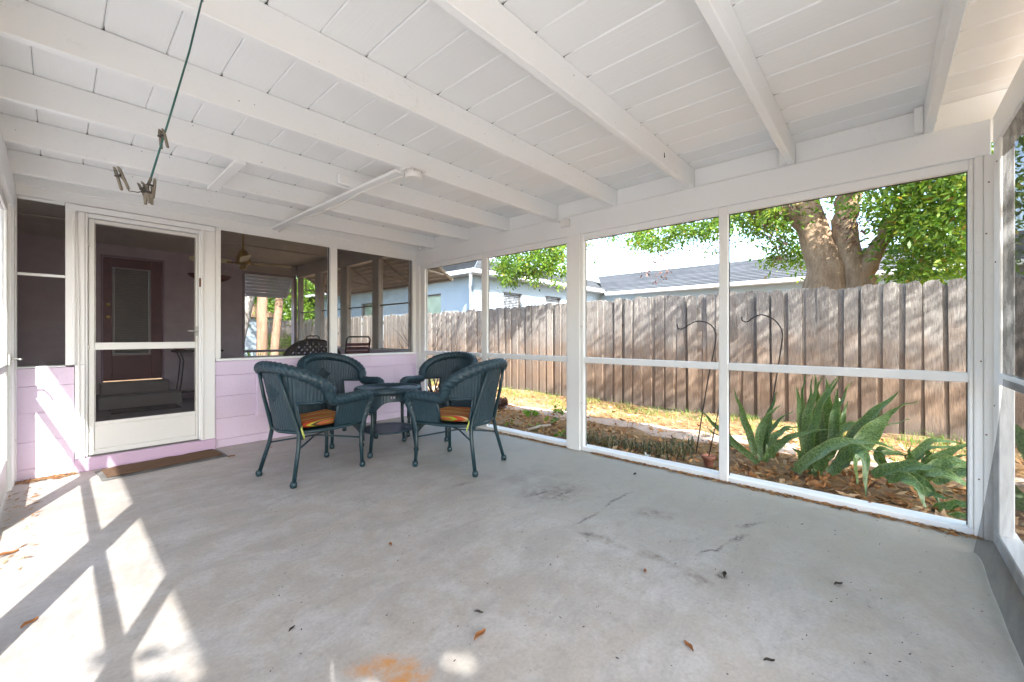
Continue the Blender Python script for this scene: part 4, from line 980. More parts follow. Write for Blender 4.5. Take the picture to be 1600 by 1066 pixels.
spray(1375, 1560, 240, 360, 7.3, 9.0, 90, .32, 95, .095); spray(1390, 1560, 350, 432, 7.5, 9.2, 50, .28, 85, .095); spray(1330, 1420, 270, 330, 7.2, 7.9, 9, .2, 50, .08)
spray(1300, 1350, 285, 330, 7.4, 7.8, 4, .13, 40, .075); spray(1190, 1262, 330, 415, 8.9, 9.8, 22, .26, 80, .095); spray(1140, 1250, 295, 345, 7.6, 8.6, 24, .24, 80, .09)
spray(1145, 1200, 345, 380, 8, 8.8, 6, .16, 32, .075)
spray(1055, 1130, 335, 372, 7.4, 8.4, 13, .20, 80, .085); spray(1095, 1128, 372, 395, 7.5, 8.2, 4, .13, 30, .07)
spray(975, 1060, 352, 385, 7.3, 8.0, 20, .19, 70, .08); spray(985, 1045, 385, 400, 7.3, 7.8, 5, .12, 26, .065); spray(915, 975, 362, 376, 7.2, 7.6, 5, .12, 24, .065)
spray(914, 945, 376, 420, 7.0, 7.4, 7, .13, 26, .065); spray(1400, 1500, 420, 436, 7.4, 8.0, 5, .14, 30, .07)
spray(785, 880, 378, 425, 6.6, 7.3, 50, .19, 90, .085); spray(782, 860, 405, 440, 6.5, 7.0, 26, .16, 80, .08); spray(820, 885, 370, 400, 6.6, 7.4, 12, .18, 46, .075); spray(860, 890, 425, 446, 6.7, 7.0, 4, .12, 36, .07); spray(770, 800, 405, 425, 6.7, 7.0, 5, .13, 40, .07)
spray(940, 1125, 340, 372, 7.6, 8.6, 22, .2, 60, .08); spray(1000, 1060, 372, 392, 7.4, 8.0, 9, .14, 44, .07); spray(840, 888, 378, 440, 6.8, 7.4, 14, .16, 60, .075); spray(1140, 1200, 322, 360, 7.8, 8.6, 10, .2, 60, .085)
cr_ = soup("crown", LEAF, q, (8.5, .55, 0), parent=big)
q = []
for u, v in ((1010, 395), (1022, 412), (1034, 402), (1040, 424), (1008, 425), (1045, 396), (1028, 432)): clump(q, atx(u, v, 7.45), .10, 16, .07, rt, .9)
for u, v in ((1200, 360), (1215, 380), (1222, 400), (1190, 345)): clump(q, atx(u, v, 8.3), .16, 22, .08, rt, .6)
for u, v in ((1222, 315), (1200, 318), (1240, 320), (1330, 350), (1335, 375), (1345, 345)): clump(q, atx(u, v, 8.0), .16, 34, .08, rt, .5)
soup("dead_leaves", LEAF_DEAD, q, (8.5, .55, 0), parent=big)
def tree(label, x, y, hz, r, mat_b, lean=(0, 0), tr=.2, n=46, leaf=LEAF_B, zc=None, seed=1, k=70, ls=.16):
    rr = random.Random(seed); t = thing("leafy_tree", label, "tree", (x, y, 0)); zc = zc or hz * .7
    limb(t, [(x, y, -.2), (x + lean[0] * .5, y + lean[1] * .5, zc * .6), (x + lean[0], y + lean[1], zc)], [tr * 1.2, tr, tr * .6], mat_b, 10, "trunk", seed)
    for s in (-1, 1, .4): limb(t, [(x + lean[0] * .7, y + lean[1] * .7, zc * .75), (x + lean[0] + s * r * .6, y + lean[1] + .3 * s * r, zc + r * .35)], [tr * .5, tr * .12], mat_b, 7, "limb", seed + 3)
    q = []
    for _ in range(n):
        v = Vector((rr.gauss(0, 1), rr.gauss(0, 1), rr.gauss(0, 1))).normalized() * rr.random() ** .4
        clump(q, (x + lean[0] + v.x * r, y + lean[1] + v.y * r, zc + (hz - zc) * v.z * .9), r * .26, k, ls, rr)
    soup("crown", leaf, q, (x, y, 0), parent=t); return t
tree("pale trunked tree standing nearest the back window", 4.05, 13.6, 7.0, 2.2, BARK_P, (.05, 0), .13, 40, zc=4.9, seed=21)
tree("slender pinkish tree leaning beside the pale trunk", 4.5, 14.2, 6.5, 1.8, BARK_P, (.5, 0), .11, 34, zc=4.6, seed=22)
tree("grey tree leaning right outside the back window", 3.6, 15.5, 7.5, 2.4, BARK_G, (1.3, .3), .22, 40, zc=4.4, seed=23)
for i, (x, y, hz, r, lab) in enumerate(((2.5, 22, 6, 3.2, "bright bushy tree far behind the back window, left side"), (7.5, 25, 7, 3.6, "bright bushy tree far beyond the end of the fence"), (11.5, 27, 8, 3.6, "tall bright tree behind the neighbour's long wall"), (5.0, 27, 7.5, 4.0, "broad bright tree at the far end of the yard"))):
    tree(lab, x, y, hz, r, BARK, (0, 0), .2, 46, zc=hz * .52, seed=31 + i, k=80, ls=.24)
# unseen tree behind the camera, its crown laid out to shade the porch floor
t_ = thing("leafy_tree", "unseen leafy tree shaped to shade the end screens behind the camera", "tree", (.9, -3.6, 0))
limb(t_, [(.9, -3.6, -.2), (.95, -3.6, 1.5), (.8, -3.4, 3.2)], [.15, .12, .08], BARK, 9, "trunk", 61)
limb(t_, [(.9, -3.6, 1.9), (2.0, -3.4, 3.4)], [.08, .03], BARK, 7, "limb", 62); limb(t_, [(.9, -3.55, 2.2), (-.2, -3.3, 3.4)], [.07, .02], BARK, 7, "limb", 63)
q = []; rs = random.Random(8)
for _ in range(340):
    s_ = rs.uniform(3.0, 4.7); x = rs.uniform(-.75, 3.72 - .431 * s_); y0_ = rs.uniform(-.9, 2.1); clump(q, (x, y0_ - s_, .969 * s_ + rs.gauss(0, .1)), .34, 100, .17, rs, .2, .26)
for _ in range(75):
    s_ = rs.uniform(2.6, 4.6); x = rs.uniform(3.7, 5.2) - .431 * s_; y0_ = rs.uniform(-1.2, 1.8); clump(q, (x, y0_ - s_, .969 * s_), .30, 70, .15, rs, .2, .26)
def gap(p):    # leaves cut away along the sun's rays to shape spots on the floor
    t = p.z / -sdir.z; x, y = p.x + t * sdir.x, p.y + t * sdir.y
    for (u, v, a, b_, th) in ((573, 981, .020, .018, 0), (594, 968, .040, .022, .9), (717, 1028, .13, .024, 2.35), (500, 1058, .075, .05, .4)):
        c = atz(u, v); dx, dy = x - c.x, y - c.y; e, f = dx * math.cos(th) + dy * math.sin(th), -dx * math.sin(th) + dy * math.cos(th)
        if (e / a) ** 2 + (f / b_) ** 2 < 1: return True
    return False
q = [l for l in q if not any(gap(p) for p in l) and not gap((l[0] + l[2]) / 2)]
soup("crown", LEAF, q, (.9, -3.6, 0), parent=t_)
# bare shrub before the side screens
bs = thing("bare_shrub", "leafless shrub with thin upright branches outside the inner room", "shrub", (5.2, 6.9, 0))
rb = random.Random(5); m = MB()
for i in range(11):
    p = Vector((5.2 + rb.gauss(0, .05), 6.9 + rb.gauss(0, .05), -.05)); d = Vector((rb.gauss(0, .18), rb.gauss(0, .34), 1)).normalized(); pts = [p]
    for k in range(6): d = (d + Vector((rb.gauss(0, .14), rb.gauss(0, .2), .02))).normalized(); pts.append(pts[-1] + d * .32)
    m.tube(pts, [.016, .014, .012, .010, .008, .006, .003], 5)
    for k in (2, 3, 4):
        e = (d + Vector((rb.gauss(0, .4), rb.gauss(0, .6), .1))).normalized(); m.tube([pts[k], pts[k] + e * .25, pts[k] + e * .45 + Vector((0, 0, .1))], [.008, .006, .003], 4)
m.build("branches", m_plain("dark bare twigs", (.05, .042, .036), .9), bs, bs.location)
for i, (x, y, hz, lab) in enumerate(((5.2, 21.5, 4.6, "low bright shrub at the left of the back window view"), (6.4, 23.5, 5.2, "bright shrub between the trunks in the back window"), (7.9, 22.0, 4.8, "bright shrub right of the slender pinkish tree"), (9.6, 21.5, 5.0, "bright shrub behind the end of the long fence"))):
    hr = random.Random(70 + i); q = []; t = thing("leafy_shrub", lab, "shrub", (x, y, 0)); limb(t, [(x, y, -.1), (x + .1, y, hz * .5)], [.1, .05], BARK, 7, "trunk", 80 + i)
    for _ in range(70):
        v = Vector((hr.gauss(0, 1), hr.gauss(0, 1), hr.gauss(0, 1))).normalized() * hr.random() ** .4; clump(q, (x + v.x * 1.7, y + v.y * 1.3, hz * .55 + v.z * hz * .45), .5, 70, .2, hr)
    soup("crown", LEAF_B, q, (x, y, 0), parent=t)
# far shed and hedge through the back window
sh = thing("garden_shed", "small pale blue shed wall far outside the back window", "shed", (4.3, 18, 0))
m = MB(); m.box(4.35, 6.0, 18.6, 20.2, -.1, 1.95); m.build("wall", STUCCO, sh, sh.location)
m = MB(); m.poly([(4.15, 1.95), (6.2, 1.95), (5.2, 2.5)], 1, 18.4, 20.4); m.build("roof", BARK, sh, sh.location)
hg = thing("round_shrub", "rounded dark green shrub beside the far shed", "shrub", (5.55, 16.6, 0)); q = []
rh = random.Random(9)
for _ in range(40):
    v = Vector((rh.gauss(0, 1), rh.gauss(0, 1), rh.gauss(0, 1))).normalized() * .5; clump(q, (5.55 + v.x, 16.6 + v.y, .62 + v.z * 1.2), .2, 50, .09, rh)
soup("foliage", LEAF, q, (5.55, 16.6, 0), parent=hg)
yu = thing("spiky_plant", "spiky pale green plant low outside the back window", "plant", (3.55, 12.2, 0)); q = []
for _ in range(50):
    a = rh.random() * 6.28; e = rh.uniform(.3, 1.3); d = Vector((math.cos(a) * math.cos(e), math.sin(a) * math.cos(e), math.sin(e))); sd_ = Vector((-math.sin(a), math.cos(a), 0)) * .03
    b0 = Vector((3.55, 12.2, .15)); q.append((b0 - sd_, b0 + sd_, b0 + d * .55 + sd_ * .7, b0 + d * .9))
soup("leaf_rosette", LEAF_B, q, (3.55, 12.2, 0), parent=yu)
# ================================================================== garden bed
def gz(x, y): return hgt(x, y)
rl = random.Random(17); q = []
for _ in range(9500):
    x = 3.8 + 2.9 * rl.random() ** 1.6; y = rl.uniform(-3.6, 8.2)
    if x > 5.0 and rl.random() < .45: continue
    a = rl.random() * 6.28; L = rl.uniform(.02, .055) * (1.25 if y < 1.2 else 1); wdt = L * rl.uniform(.22, .4); t = rl.gauss(0, .35)
    d = Vector((math.cos(a), math.sin(a), t)) * L; s_ = Vector((-math.sin(a), math.cos(a), rl.gauss(0, .5))) * wdt; p = Vector((x, y, gz(x, y) + rl.uniform(.004, .03)))
    q.append((p - d, p + s_, p + d, p - s_))
tag(soup("leaf_litter", LITTER, q), kind='stuff'); q = []
for _ in range(15000):
    x = 3.8 + 3.15 * rl.random(); y = rl.uniform(-3.6, 9.5); a = rl.random() * 6.28
    if abs(x - 5.4) < .25 and rl.random() < .75: continue
    L = rl.uniform(.05, .12); p = Vector((x, y, gz(x, y) + rl.uniform(.003, .02))); d = Vector((math.cos(a), math.sin(a), rl.gauss(0, .1))) * L; s_ = Vector((-math.sin(a), math.cos(a), 0)) * .0028
    q.append((p - s_, p + s_, p + d + s_, p + d - s_))
tag(soup("pine_straw", STRAW, q), kind='stuff'); q = []
def blade(q, p, h, w_, lean, rr):
    a = rr.random() * 6.28; s_ = Vector((-math.sin(a), math.cos(a), 0)) * w_; d = Vector((math.cos(a) * lean, math.sin(a) * lean, 1)) * h
    m_ = p + d * .55 * .9; q.append((p - s_, p + s_, m_ + s_ * .7, m_ - s_ * .7)); q.append((m_ - s_ * .7, m_ + s_ * .7, p + d + Vector((d.x, d.y, -abs(lean) * h * .3)), p + d + Vector((d.x, d.y, -abs(lean) * h * .3)) - s_ * .1))
for _ in range(430):
    cx, cyy = (rl.uniform(6.2, 6.93), rl.uniform(-3, 10)) if rl.random() < .72 else (rl.uniform(5.3, 6.6), rl.uniform(-3, 10))
    for _k in range(rl.randint(5, 15)):
        x, y = cx + rl.gauss(0, .06), cyy + rl.gauss(0, .06)
        if x > 6.96: continue
        blade(q, Vector((x, y, gz(x, y))), rl.uniform(.04, .13), .0035, rl.uniform(.1, .7), rl)
tag(soup("grass", GRASS, q), kind='stuff')
# grey green strap-leaf clumps in a row along the sill
cl_pos = [(4.15, 2.30), (4.30, 2.02), (4.42, 1.80), (4.30, 1.66), (4.62, 1.62), (4.20, 2.60)]
cl_lab = ["grey green strap leaf clump nearest the middle post", "strap leaf clump second from the middle post, low and thick", "strap leaf clump in the middle of the row beside the sill", "strap leaf clump of the row closest to the white sill", "strap leaf clump at the end of the row nearest the shepherd hooks", "small strap leaf clump half hidden behind the middle post"]
for (x, y), lb in zip(cl_pos, cl_lab):
    c_ = thing("lilyturf", lb, "plant", (x, y, gz(x, y)), 0, "strap leaf clumps along the sill"); q = []
    for _ in range(70):
        a = rl.random() * 6.28; h = rl.uniform(.06, .20); p = Vector((rl.gauss(0, .08), rl.gauss(0, .10), 0)); le = rl.uniform(.3, 1.2); dx = Vector((math.cos(a), math.sin(a), 0)); s_ = Vector((-math.sin(a), math.cos(a), 0)) * .0055
        p1 = p + dx * le * h * .45 + Vector((0, 0, h * .7)); p2 = p + dx * le * h * 1.1 + Vector((0, 0, h * (1.0 - le * .4)))
        q.append((p - s_, p + s_, p1 + s_, p1 - s_)); q.append((p1 - s_, p1 + s_, p2 + s_ * .2, p2 - s_ * .2))
    soup("leaves", LILY, q, None, parent=c_)
# big dry leaf heap in the bed, weeds
def weed(u, v, label, mat, n, s, up, name="weed"):
    g = atz(u, v, -.03); c_ = thing(name, label, "plant", (g.x, g.y, gz(g.x, g.y))); q = []
    for _ in range(n):
        a = rl.random() * 6.28; p = Vector((rl.gauss(0, .05), rl.gauss(0, .05), rl.uniform(.02, up))); d = Vector((math.cos(a), math.sin(a), rl.uniform(-.2, .6))); q.append(leaf_quad(p, d, s * rl.uniform(.7, 1.2), .42, rl))
    m = MB()
    for _ in range(4): a = rl.random() * 6.28; m.tube([(0, 0, 0), (.03 * math.cos(a), .03 * math.sin(a), up * .8)], .003, 5)
    m.build("stem", LILY, c_); soup("leaves", mat, q, None, parent=c_)
weed(793, 665, "small fresh green weed nearest the right wicker chair", LEAF_B, 7, .08, .08)
weed(830, 652, "fresh green weed with broad leaves in the bed beyond the chairs", LEAF_B, 18, .10, .12)
weed(832, 668, "tiny green seedling below the broad leaved weed", LEAF_B, 7, .07, .07)
weed(876, 648, "green weed at the edge of the sandy path", LEAF_B, 12, .09, .12)
weed(862, 662, "low green weed beside the pale fallen stick", LEAF, 10, .08, .08)
weed(880, 682, "green weed just outside the sill by the middle post", LEAF_B, 11, .09, .10)
weed(784, 640, "purple brown leafy plant behind the right wicker chair", m_leafy("purple brown leaves", [(0, (.07, .04, .035)), (1, (.16, .09, .075))], .15), 60, .11, .16, "bromeliad")
weed(800, 590, "pale green tuft against the foot of the fence", GRASS, 40, .13, .2)
fs = thing("fallen_stick", "pale bare stick lying in the mulch beyond the sill", "stick", (4.5, 3.3, 0)); a_, b_ = atz(824, 672, 0), atz(860, 664, .0)
m = MB(); m.tube([a_ + Vector((0, 0, .0)), (a_ + b_) / 2 + Vector((0, .01, .01)), b_], [.016, .018, .014], 7); m.build("stick", BARE, fs, fs.location)
tw = thing("dead_twig", "dark upright twig among the strap leaves", "twig", tuple(atz(974, 690, -.03)))
m = MB(); m.tube([(0, 0, 0), (.02, -.03, .14), (.03, -.05, .24)], [.006, .005, .003], 6); m.tube([(.02, -.03, .16), (.05, -.10, .20)], [.004, .002], 5); m.build("stem", BARK, tw)
sc2 = thing("plastic_scrap", "pale torn scrap of plastic lying in the mulch by the sill", "litter", tuple(atz(1010, 715, -.02)))
m = MB(); m.sheet(lambda u, v: Vector((.10 * (u - .5), .035 * (v - .5) + .04 * (u - .5), .02 + .02 * math.sin(u * 5 + v * 3))), 8, 4); m.sheet(lambda u, v: Vector((.02 + .05 * u, -.02 + .02 * v, .015 + .01 * math.sin(u * 6))), 5, 3); m.build("scrap", WHITEBIT, sc2)
# snake plants: every blade is a leaf of its own
def snake(name, label, leaves, loc):
    t = thing(name, label, "plant", loc)
    rk = random.Random(len(leaves) + int(loc[1] * 10)); extra = []
    for (bu, bv, mu, mv, tu, tv, xb, xt, wd, tw_) in leaves:
        if rk.random() < .75: j = rk.uniform(-16, 16); k_ = rk.uniform(.6, 1.02); extra.append((bu + j * .4, bv - 2, mu + j, bv + (mv - bv) * k_, tu + j * 1.6, bv + (tv - bv) * k_, xb + .09, xt + .16, wd * .85, tw_ + rk.uniform(-.6, .6)))
    for (bu, bv, mu, mv, tu, tv, xb, xt, wd, tw_) in list(leaves) + extra:
        wd *= .88
        B = atx(bu, bv, xb); T = atx(tu, tv, xt); M = atx(mu, mv, (xb + xt) / 2); C2 = M * 2 - (B + T) * .5; P = []
        n = 14
        for i in range(n + 1): s = i / n; P.append(B * (1 - s) ** 2 + C2 * 2 * s * (1 - s) + T * s * s)
        m = MB(); g = []
        for i, p in enumerate(P):
            s = i / n; tg = (P[min(i + 1, n)] - P[max(i - 1, 0)]).normalized(); view = (Vector((0, 0, CAMH)) - p).normalized()
            sd_ = tg.cross(view).normalized(); nr = sd_.cross(tg).normalized(); ang = tw_ + .5 * math.sin(s * 2.2)
            sv = sd_ * math.cos(ang) + nr * math.sin(ang); nv = nr * math.cos(ang) - sd_ * math.sin(ang)
            w_ = wd * (.42 + .58 * math.sin(math.pi * min(1, s * 1.25 + .12) * .8)) * (1 - max(0, (s - .45) / .55) ** 1.5) + .002
            g.append([m.bm.verts.new(p + sv * (w_ * k * .5) + nv * (-.16 * w_ * (1 - abs(k)) + .012 * math.sin(s * 17 + bu) * abs(k))) for k in (-1, -.5, 0, .5, 1)])
        for i in range(n):
            for k in range(4):
                f = m.bm.faces.new((g[i][k], g[i][k + 1], g[i + 1][k + 1], g[i + 1][k])); f.smooth = True
                for l, (ii, kk) in zip(f.loops, ((i, k), (i, k + 1), (i + 1, k + 1), (i + 1, k))): l[m.uv].uv = (kk / 4, ii / n * (T - B).length * 2)
        m.build("leaf", BLADE, t, t.location)
    return t
snake("snake_plant", "dark mottled snake plant with few upright blades nearest the thin mullion", [
 (1181, 712, 1163, 655, 1146, 606, 4.45, 4.5, .085, .1), (1184, 724, 1130, 676, 1092, 639, 4.4, 4.45, .085, .2), (1189, 720, 1190, 668, 1220, 633, 4.45, 4.5, .085, -.3),
 (1197, 716, 1200, 660, 1214, 612, 4.5, 4.6, .10, .3), (1202, 710, 1217, 676, 1251, 667, 4.4, 4.45, .075, .2), (1206, 716, 1234, 684, 1302, 671, 4.4, 4.4, .07, .1), (1194, 722, 1212, 700, 1236, 690, 4.35, 4.3, .07, -.2)], (4.45, .85, -.03))
snake("snake_plant", "largest snake plant with tall pale blades in the middle of the bed", [
 (1256, 715, 1252, 650, 1243, 602, 4.7, 4.75, .085, -.4), (1258, 715, 1254, 645, 1257, 585, 4.65, 4.7, .075, .5), (1262, 715, 1262, 650, 1288, 586, 4.55, 4.6, .095, .1), (1266, 718, 1276, 650, 1315, 588, 4.5, 4.5, .085, .2),
 (1276, 715, 1280, 650, 1272, 583, 4.8, 4.85, .12, .2), (1290, 715, 1294, 650, 1290, 590, 4.75, 4.85, .16, .1), (1300, 712, 1304, 655, 1309, 606, 4.7, 4.75, .09, -.3), (1300, 705, 1310, 640, 1332, 596, 4.8, 4.85, .06, .4),
 (1322, 715, 1352, 660, 1406, 612, 4.6, 4.65, .14, .15), (1330, 720, 1362, 675, 1402, 636, 4.5, 4.6, .16, -.35), (1345, 700, 1382, 652, 1434, 627, 4.65, 4.6, .055, .5), (1244, 738, 1312, 692, 1408, 706, 4.3, 4.25, .13, .35), (1290, 700, 1318, 668, 1352, 662, 4.7, 4.75, .10, .3),
 (1310, 724, 1346, 706, 1352, 782, 4.25, 4.05, .115, .1), (1268, 742, 1255, 715, 1238, 700, 4.35, 4.3, .09, .1), (1276, 744, 1282, 720, 1300, 705, 4.35, 4.3, .11, -.2), (1296, 740, 1318, 722, 1345, 712, 4.3, 4.3, .12, .2)], (4.55, .35, -.03))
snake("snake_plant", "sprawling snake plant with flopped broad blades beside the right corner post", [
 (1398, 748, 1372, 705, 1420, 712, 4.4, 4.4, .075, .2), (1420, 748, 1421, 722, 1422, 697, 4.4, 4.4, .065, .1), (1412, 746, 1450, 692, 1512, 700, 4.5, 4.55, .07, .2), (1434, 746, 1472, 712, 1530, 690, 4.5, 4.5, .085, -.2), (1362, 742, 1420, 728, 1478, 735, 4.25, 4.15, .12, .25),
 (1430, 748, 1470, 738, 1540, 775, 4.3, 4.2, .10, .3), (1385, 750, 1425, 752, 1449, 803, 4.2, 4.0, .10, .15), (1444, 750, 1485, 722, 1545, 745, 4.4, 4.4, .11, -.15), (1430, 760, 1455, 772, 1490, 778, 4.2, 4.1, .07, .3), (1455, 800, 1485, 788, 1530, 785, 4.1, 4.0, .07, .2), (1470, 812, 1500, 806, 1540, 806, 4.0, 3.95, .06, .1),
 (1440, 752, 1450, 715, 1446, 700, 4.5, 4.6, .08, .2), (1460, 755, 1500, 735, 1560, 720, 4.45, 4.5, .10, .3)], (4.4, -.15, -.03))
snake("snake_plant", "snake plant seen through the torn grey mesh beyond the corner post", [(1620, 740, 1600, 690, 1575, 650, 4.6, 4.5, .10, .1), (1630, 760, 1640, 700, 1600, 640, 4.6, 4.6, .09, .2), (1600, 800, 1590, 770, 1560, 745, 4.4, 4.3, .10, .2), (1640, 820, 1620, 780, 1570, 775, 4.4, 4.3, .10, .1), (1650, 780, 1680, 700, 1700, 640, 4.6, 4.6, .1, 0)], (4.5, -.8, -.03))
# crumpled dead leaves round the plants (large enough to pick out)
dl = MB(); dl.sheet(lambda u, v: Vector((.10 * (u - .5), .038 * (v - .5) * math.sin(math.pi * min(.97, max(.04, u))), .012 * math.sin(u * 7) + .02 * (v - .5) ** 2 * 8)), 8, 4)
dlm = dl.mesh("dry_leaf", LITTER)
for i in range(46):
    u, v = rl.gauss(1320, 80), rl.uniform(735, 775); g = atz(u, v, -.02)
    if g.x < 3.9: continue
    o = inst("dry_leaf", dlm, None, (g.x, g.y, gz(g.x, g.y) + rl.uniform(.02, .06)), (rl.gauss(0, .5), rl.gauss(0, .5), rl.random() * 6.3), (rl.uniform(.45, .95),) * 3); tag(o, "curled dry brown leaf lying in the mulch under the snake plants", "leaf", "dry leaves under the snake plants")
# shepherd hooks, rod, pot
def shook(label, pts, r, loc):
    t = thing("shepherd_hook", label, "garden hook", loc, 0, "shepherd hooks in the garden bed"); P = [Vector(p) for p in pts]; out = []
    for i in range(len(P) - 1):       # Catmull-Rom through the surveyed points
        p0, p1, p2, p3 = P[max(0, i - 1)], P[i], P[i + 1], P[min(len(P) - 1, i + 2)]
        for k in range(8):
            s = k / 8; out.append(.5 * ((2 * p1) + (p2 - p0) * s + (2 * p0 - 5 * p1 + 4 * p2 - p3) * s * s + (3 * p1 - p0 - 3 * p2 + p3) * s ** 3))
    out.append(P[-1]); m = MB(); m.tube(out, r, 7); m.build("rod", IRON, t, t.location); return t
shook("black shepherd hook left of the thin mullion", [atx(u, v, 4.55) for u, v in ((1087, 712), (1105, 600), (1117, 540), (1118, 520), (1108, 506), (1090, 502), (1076, 508), (1066, 514), (1059, 513), (1058, 506))], .0062, (4.55, 1.46, -.03))
shook("black shepherd hook right of the thin mullion, rising behind the snake plants", [atx(u, v, 4.75) for u, v in ((1196, 705), (1210, 610), (1221, 540), (1222, 518), (1210, 500), (1190, 492), (1176, 497), (1168, 503), (1160, 501), (1159, 495))], .0062, (4.75, .9, -.03))
g = atz(1107, 724, -.02)
pot = thing("flower_pot", "small terracotta pot half sunk in mulch left of the thin mullion", "flower pot", (g.x, g.y, -.05))
m = MB(); m.lathe([(.035, 0), (.048, .075), (.058, .076), (.06, .105), (.052, .105), (.046, .085), (.0, .083)], 20, cap=False); m.build("pot_body", TERRA, pot)
m = MB(); m.lathe([(.046, .082), (.03, .09), (.001, .094)], 14); m.build("soil", GROUND, pot)
rod = thing("garden_rod", "thin dark rod standing in the small terracotta pot", "rod", (g.x, g.y, .04)); tp = atx(1127, 622, g.x + .1)
m = MB(); m.tube([Vector((g.x, g.y, .03)), tp], .005, 6); m.lathe([(.009, tp.z - .005), (.012, tp.z + .008), (.005, tp.z + .02)], 8, (tp.x, tp.y)); m.build("rod", IRON, rod, rod.location)
# ================================================================== wicker chairs and table
def chair_proto():
    t = thing("wicker_chair", "x", "chair", (0, 0, 0), 0, "teal wicker armchairs round the small table")
    def back_xy(a, z):
        lean = .20 * (z - .42) * math.cos(a); fl = 1 + .26 * max(0, z - .655) / .3
        return .325 * math.sin(a) * fl, -.06 - .25 * math.cos(a) - lean
    def top(a): return .665 + .285 * max(0, math.cos(a)) ** .62
    AC = R(40)
    def zb(a): return .425 if abs(a) < AC else .655
    # woven back: centre panel to the seat, wings above the side openings, real relief for the weave
    def shell(a0, a1, nu, nv, zbot, ztop, skip=None):
        m = MB()
        def P(u, v):
            a = a0 + (a1 - a0) * u; z0, z1 = zbot(a), ztop(a); z = z0 + (z1 - z0) * v; x, y = back_xy(a, z)
            n = Vector((math.sin(a), -math.cos(a), .1)); s_ = a * .30
            rib = math.sin(s_ * 2 * math.pi / .026); st_ = math.sin(z * 2 * math.pi / .0135 + (math.pi if rib > 0 else 0))
            pit = .015 if abs(a) * .31 / .085 + abs(z - .735) / .075 < 1 and abs(math.sin((a * .31 + z) * math.pi / .026)) > .5 and abs(math.sin((a * .31 - z) * math.pi / .026)) > .5 else 0
            return Vector((x, y, z)) + n * (.0050 * rib * (.5 + .5 * st_) * (0 if pit else 1) + pit)
        m.sheet(P, nu, nv, True, skip); return m
    m = shell(-AC, AC, 120, 100, lambda a: .425, lambda a: top(a) - .01)
    m.build("back_panel", WICKER, t)
    for s in (-1, 1):
        m = shell(s * AC, s * R(88), 60, 40, lambda a: .655, lambda a: top(a) - .01); m.build("back_wing", WICKER, t)
        # arm panel under the arm
        m = MB()
        def P(u, v):
            y = .30 - .285 * u; zt = .655 - .02 * math.sin(u * 3); z = .425 + (zt - .425) * v; x = .275 + .045 * v
            rib = math.sin(y * 2 * math.pi / .026); st_ = math.sin(z * 2 * math.pi / .0135 + (math.pi if rib > 0 else 0))
            return Vector((s * (x + .0050 * rib * (.5 + .5 * st_)), y, z))
        m.sheet(P, 46, 36); m.build("arm_panel", WICKER, t)
        m = MB(); m.tube([(s * .272, .012, .425), (s * .322, .012, .655)], .012, 8); m.build("arm_stile", WICKER, t)
        m = MB(); m.tube([back_xy(s * R(78), .655) + (.655,), back_xy(s * R(62), .655) + (.652,), back_xy(s * AC, .655) + (.655,)], .013, 8, rfun=lambda an, L: 1 + .14 * math.sin(2 * an + L * 230)); m.build("wing_edge", WICKER, t)
        # opening edge down the centre panel
        m = MB(); m.tube([back_xy(s * AC, z_) + (z_,) for z_ in (.425, .5, .58, .655)], .009, 7); m.build("panel_edge", WICKER, t)
    pts = []
    arm = [(.262, .285, .33), (.272, .305, .44), (.288, .335, .545), (.300, .345, .61), (.308, .325, .652), (.315, .26, .668), (.322, .16, .662), (.328, .05, .658)]
    pts += [Vector((-x, y, z)) for x, y, z in arm]
    for i in range(21):
        a = R(-90 + 9 * i); z = top(a); x, y = back_xy(a, z); pts.append(Vector((x * 1.02, y, z)))
    pts += [Vector((x, y, z)) for x, y, z in arm[::-1]]
    sm = []
    for i in range(len(pts) - 1):
        p0, p1, p2, p3 = pts[max(0, i - 1)], pts[i], pts[i + 1], pts[min(len(pts) - 1, i + 2)]
        for k in range(11):
            s = k / 11; sm.append(.5 * ((2 * p1) + (p2 - p0) * s + (2 * p0 - 5 * p1 + 4 * p2 - p3) * s * s + (3 * p1 - p0 - 3 * p2 + p3) * s ** 3))
    sm.append(pts[-1]); n = len(sm); rad = []
    for i in range(n):
        e = min(i, n - 1 - i) / n; rad.append(.018 + .024 * min(1, e / .10))
    m = MB(); m.tube(sm, rad, 20, rfun=lambda an, L: .90 + .26 * abs(math.sin(an * 2 + L * 62)) ** .7 + .05 * math.sin(an * 6 - L * 190)); m.build("rim", WICKER, t)
    # seat: ring, woven seat, apron
    ring = [(.265, .30, .41), (.28, .15, .41), (.28, 0, .41), (.25, -.16, .41), (.19, -.27, .41), (0, -.32, .41)]
    full = [Vector(p) for p in ring] + [Vector((-x, y, z)) for x, y, z in ring[-2::-1]] + [Vector((-.1, .325, .41)), Vector((.1, .325, .41))]
    m = MB(); m.tube(full, .0145, 8, closed=True); m.build("seat_ring", TEAL, t)
    m = MB(); m.sheet(lambda u, v: Vector(((u - .5) * 2 * (.27 if v > .35 else .19 + .08 * v / .35), -.28 + .59 * v, .415 + .003 * math.sin(u * 120) * math.sin(v * 120))), 40, 40); m.build("seat_weave", WICKER, t)
    m = MB()
    m.sheet(lambda u, v: Vector(((u - .5) * .53, .318 + .012 * math.sin(math.pi * u) + .003 * math.sin(u * 128) * (.5 + .5 * math.sin(v * 60 + (math.pi if math.sin(u * 128) > 0 else 0))), .41 - v * (.06 + .13 * abs(2 * u - 1) ** 2.2))), 84, 20); m.build("apron", WICKER, t)
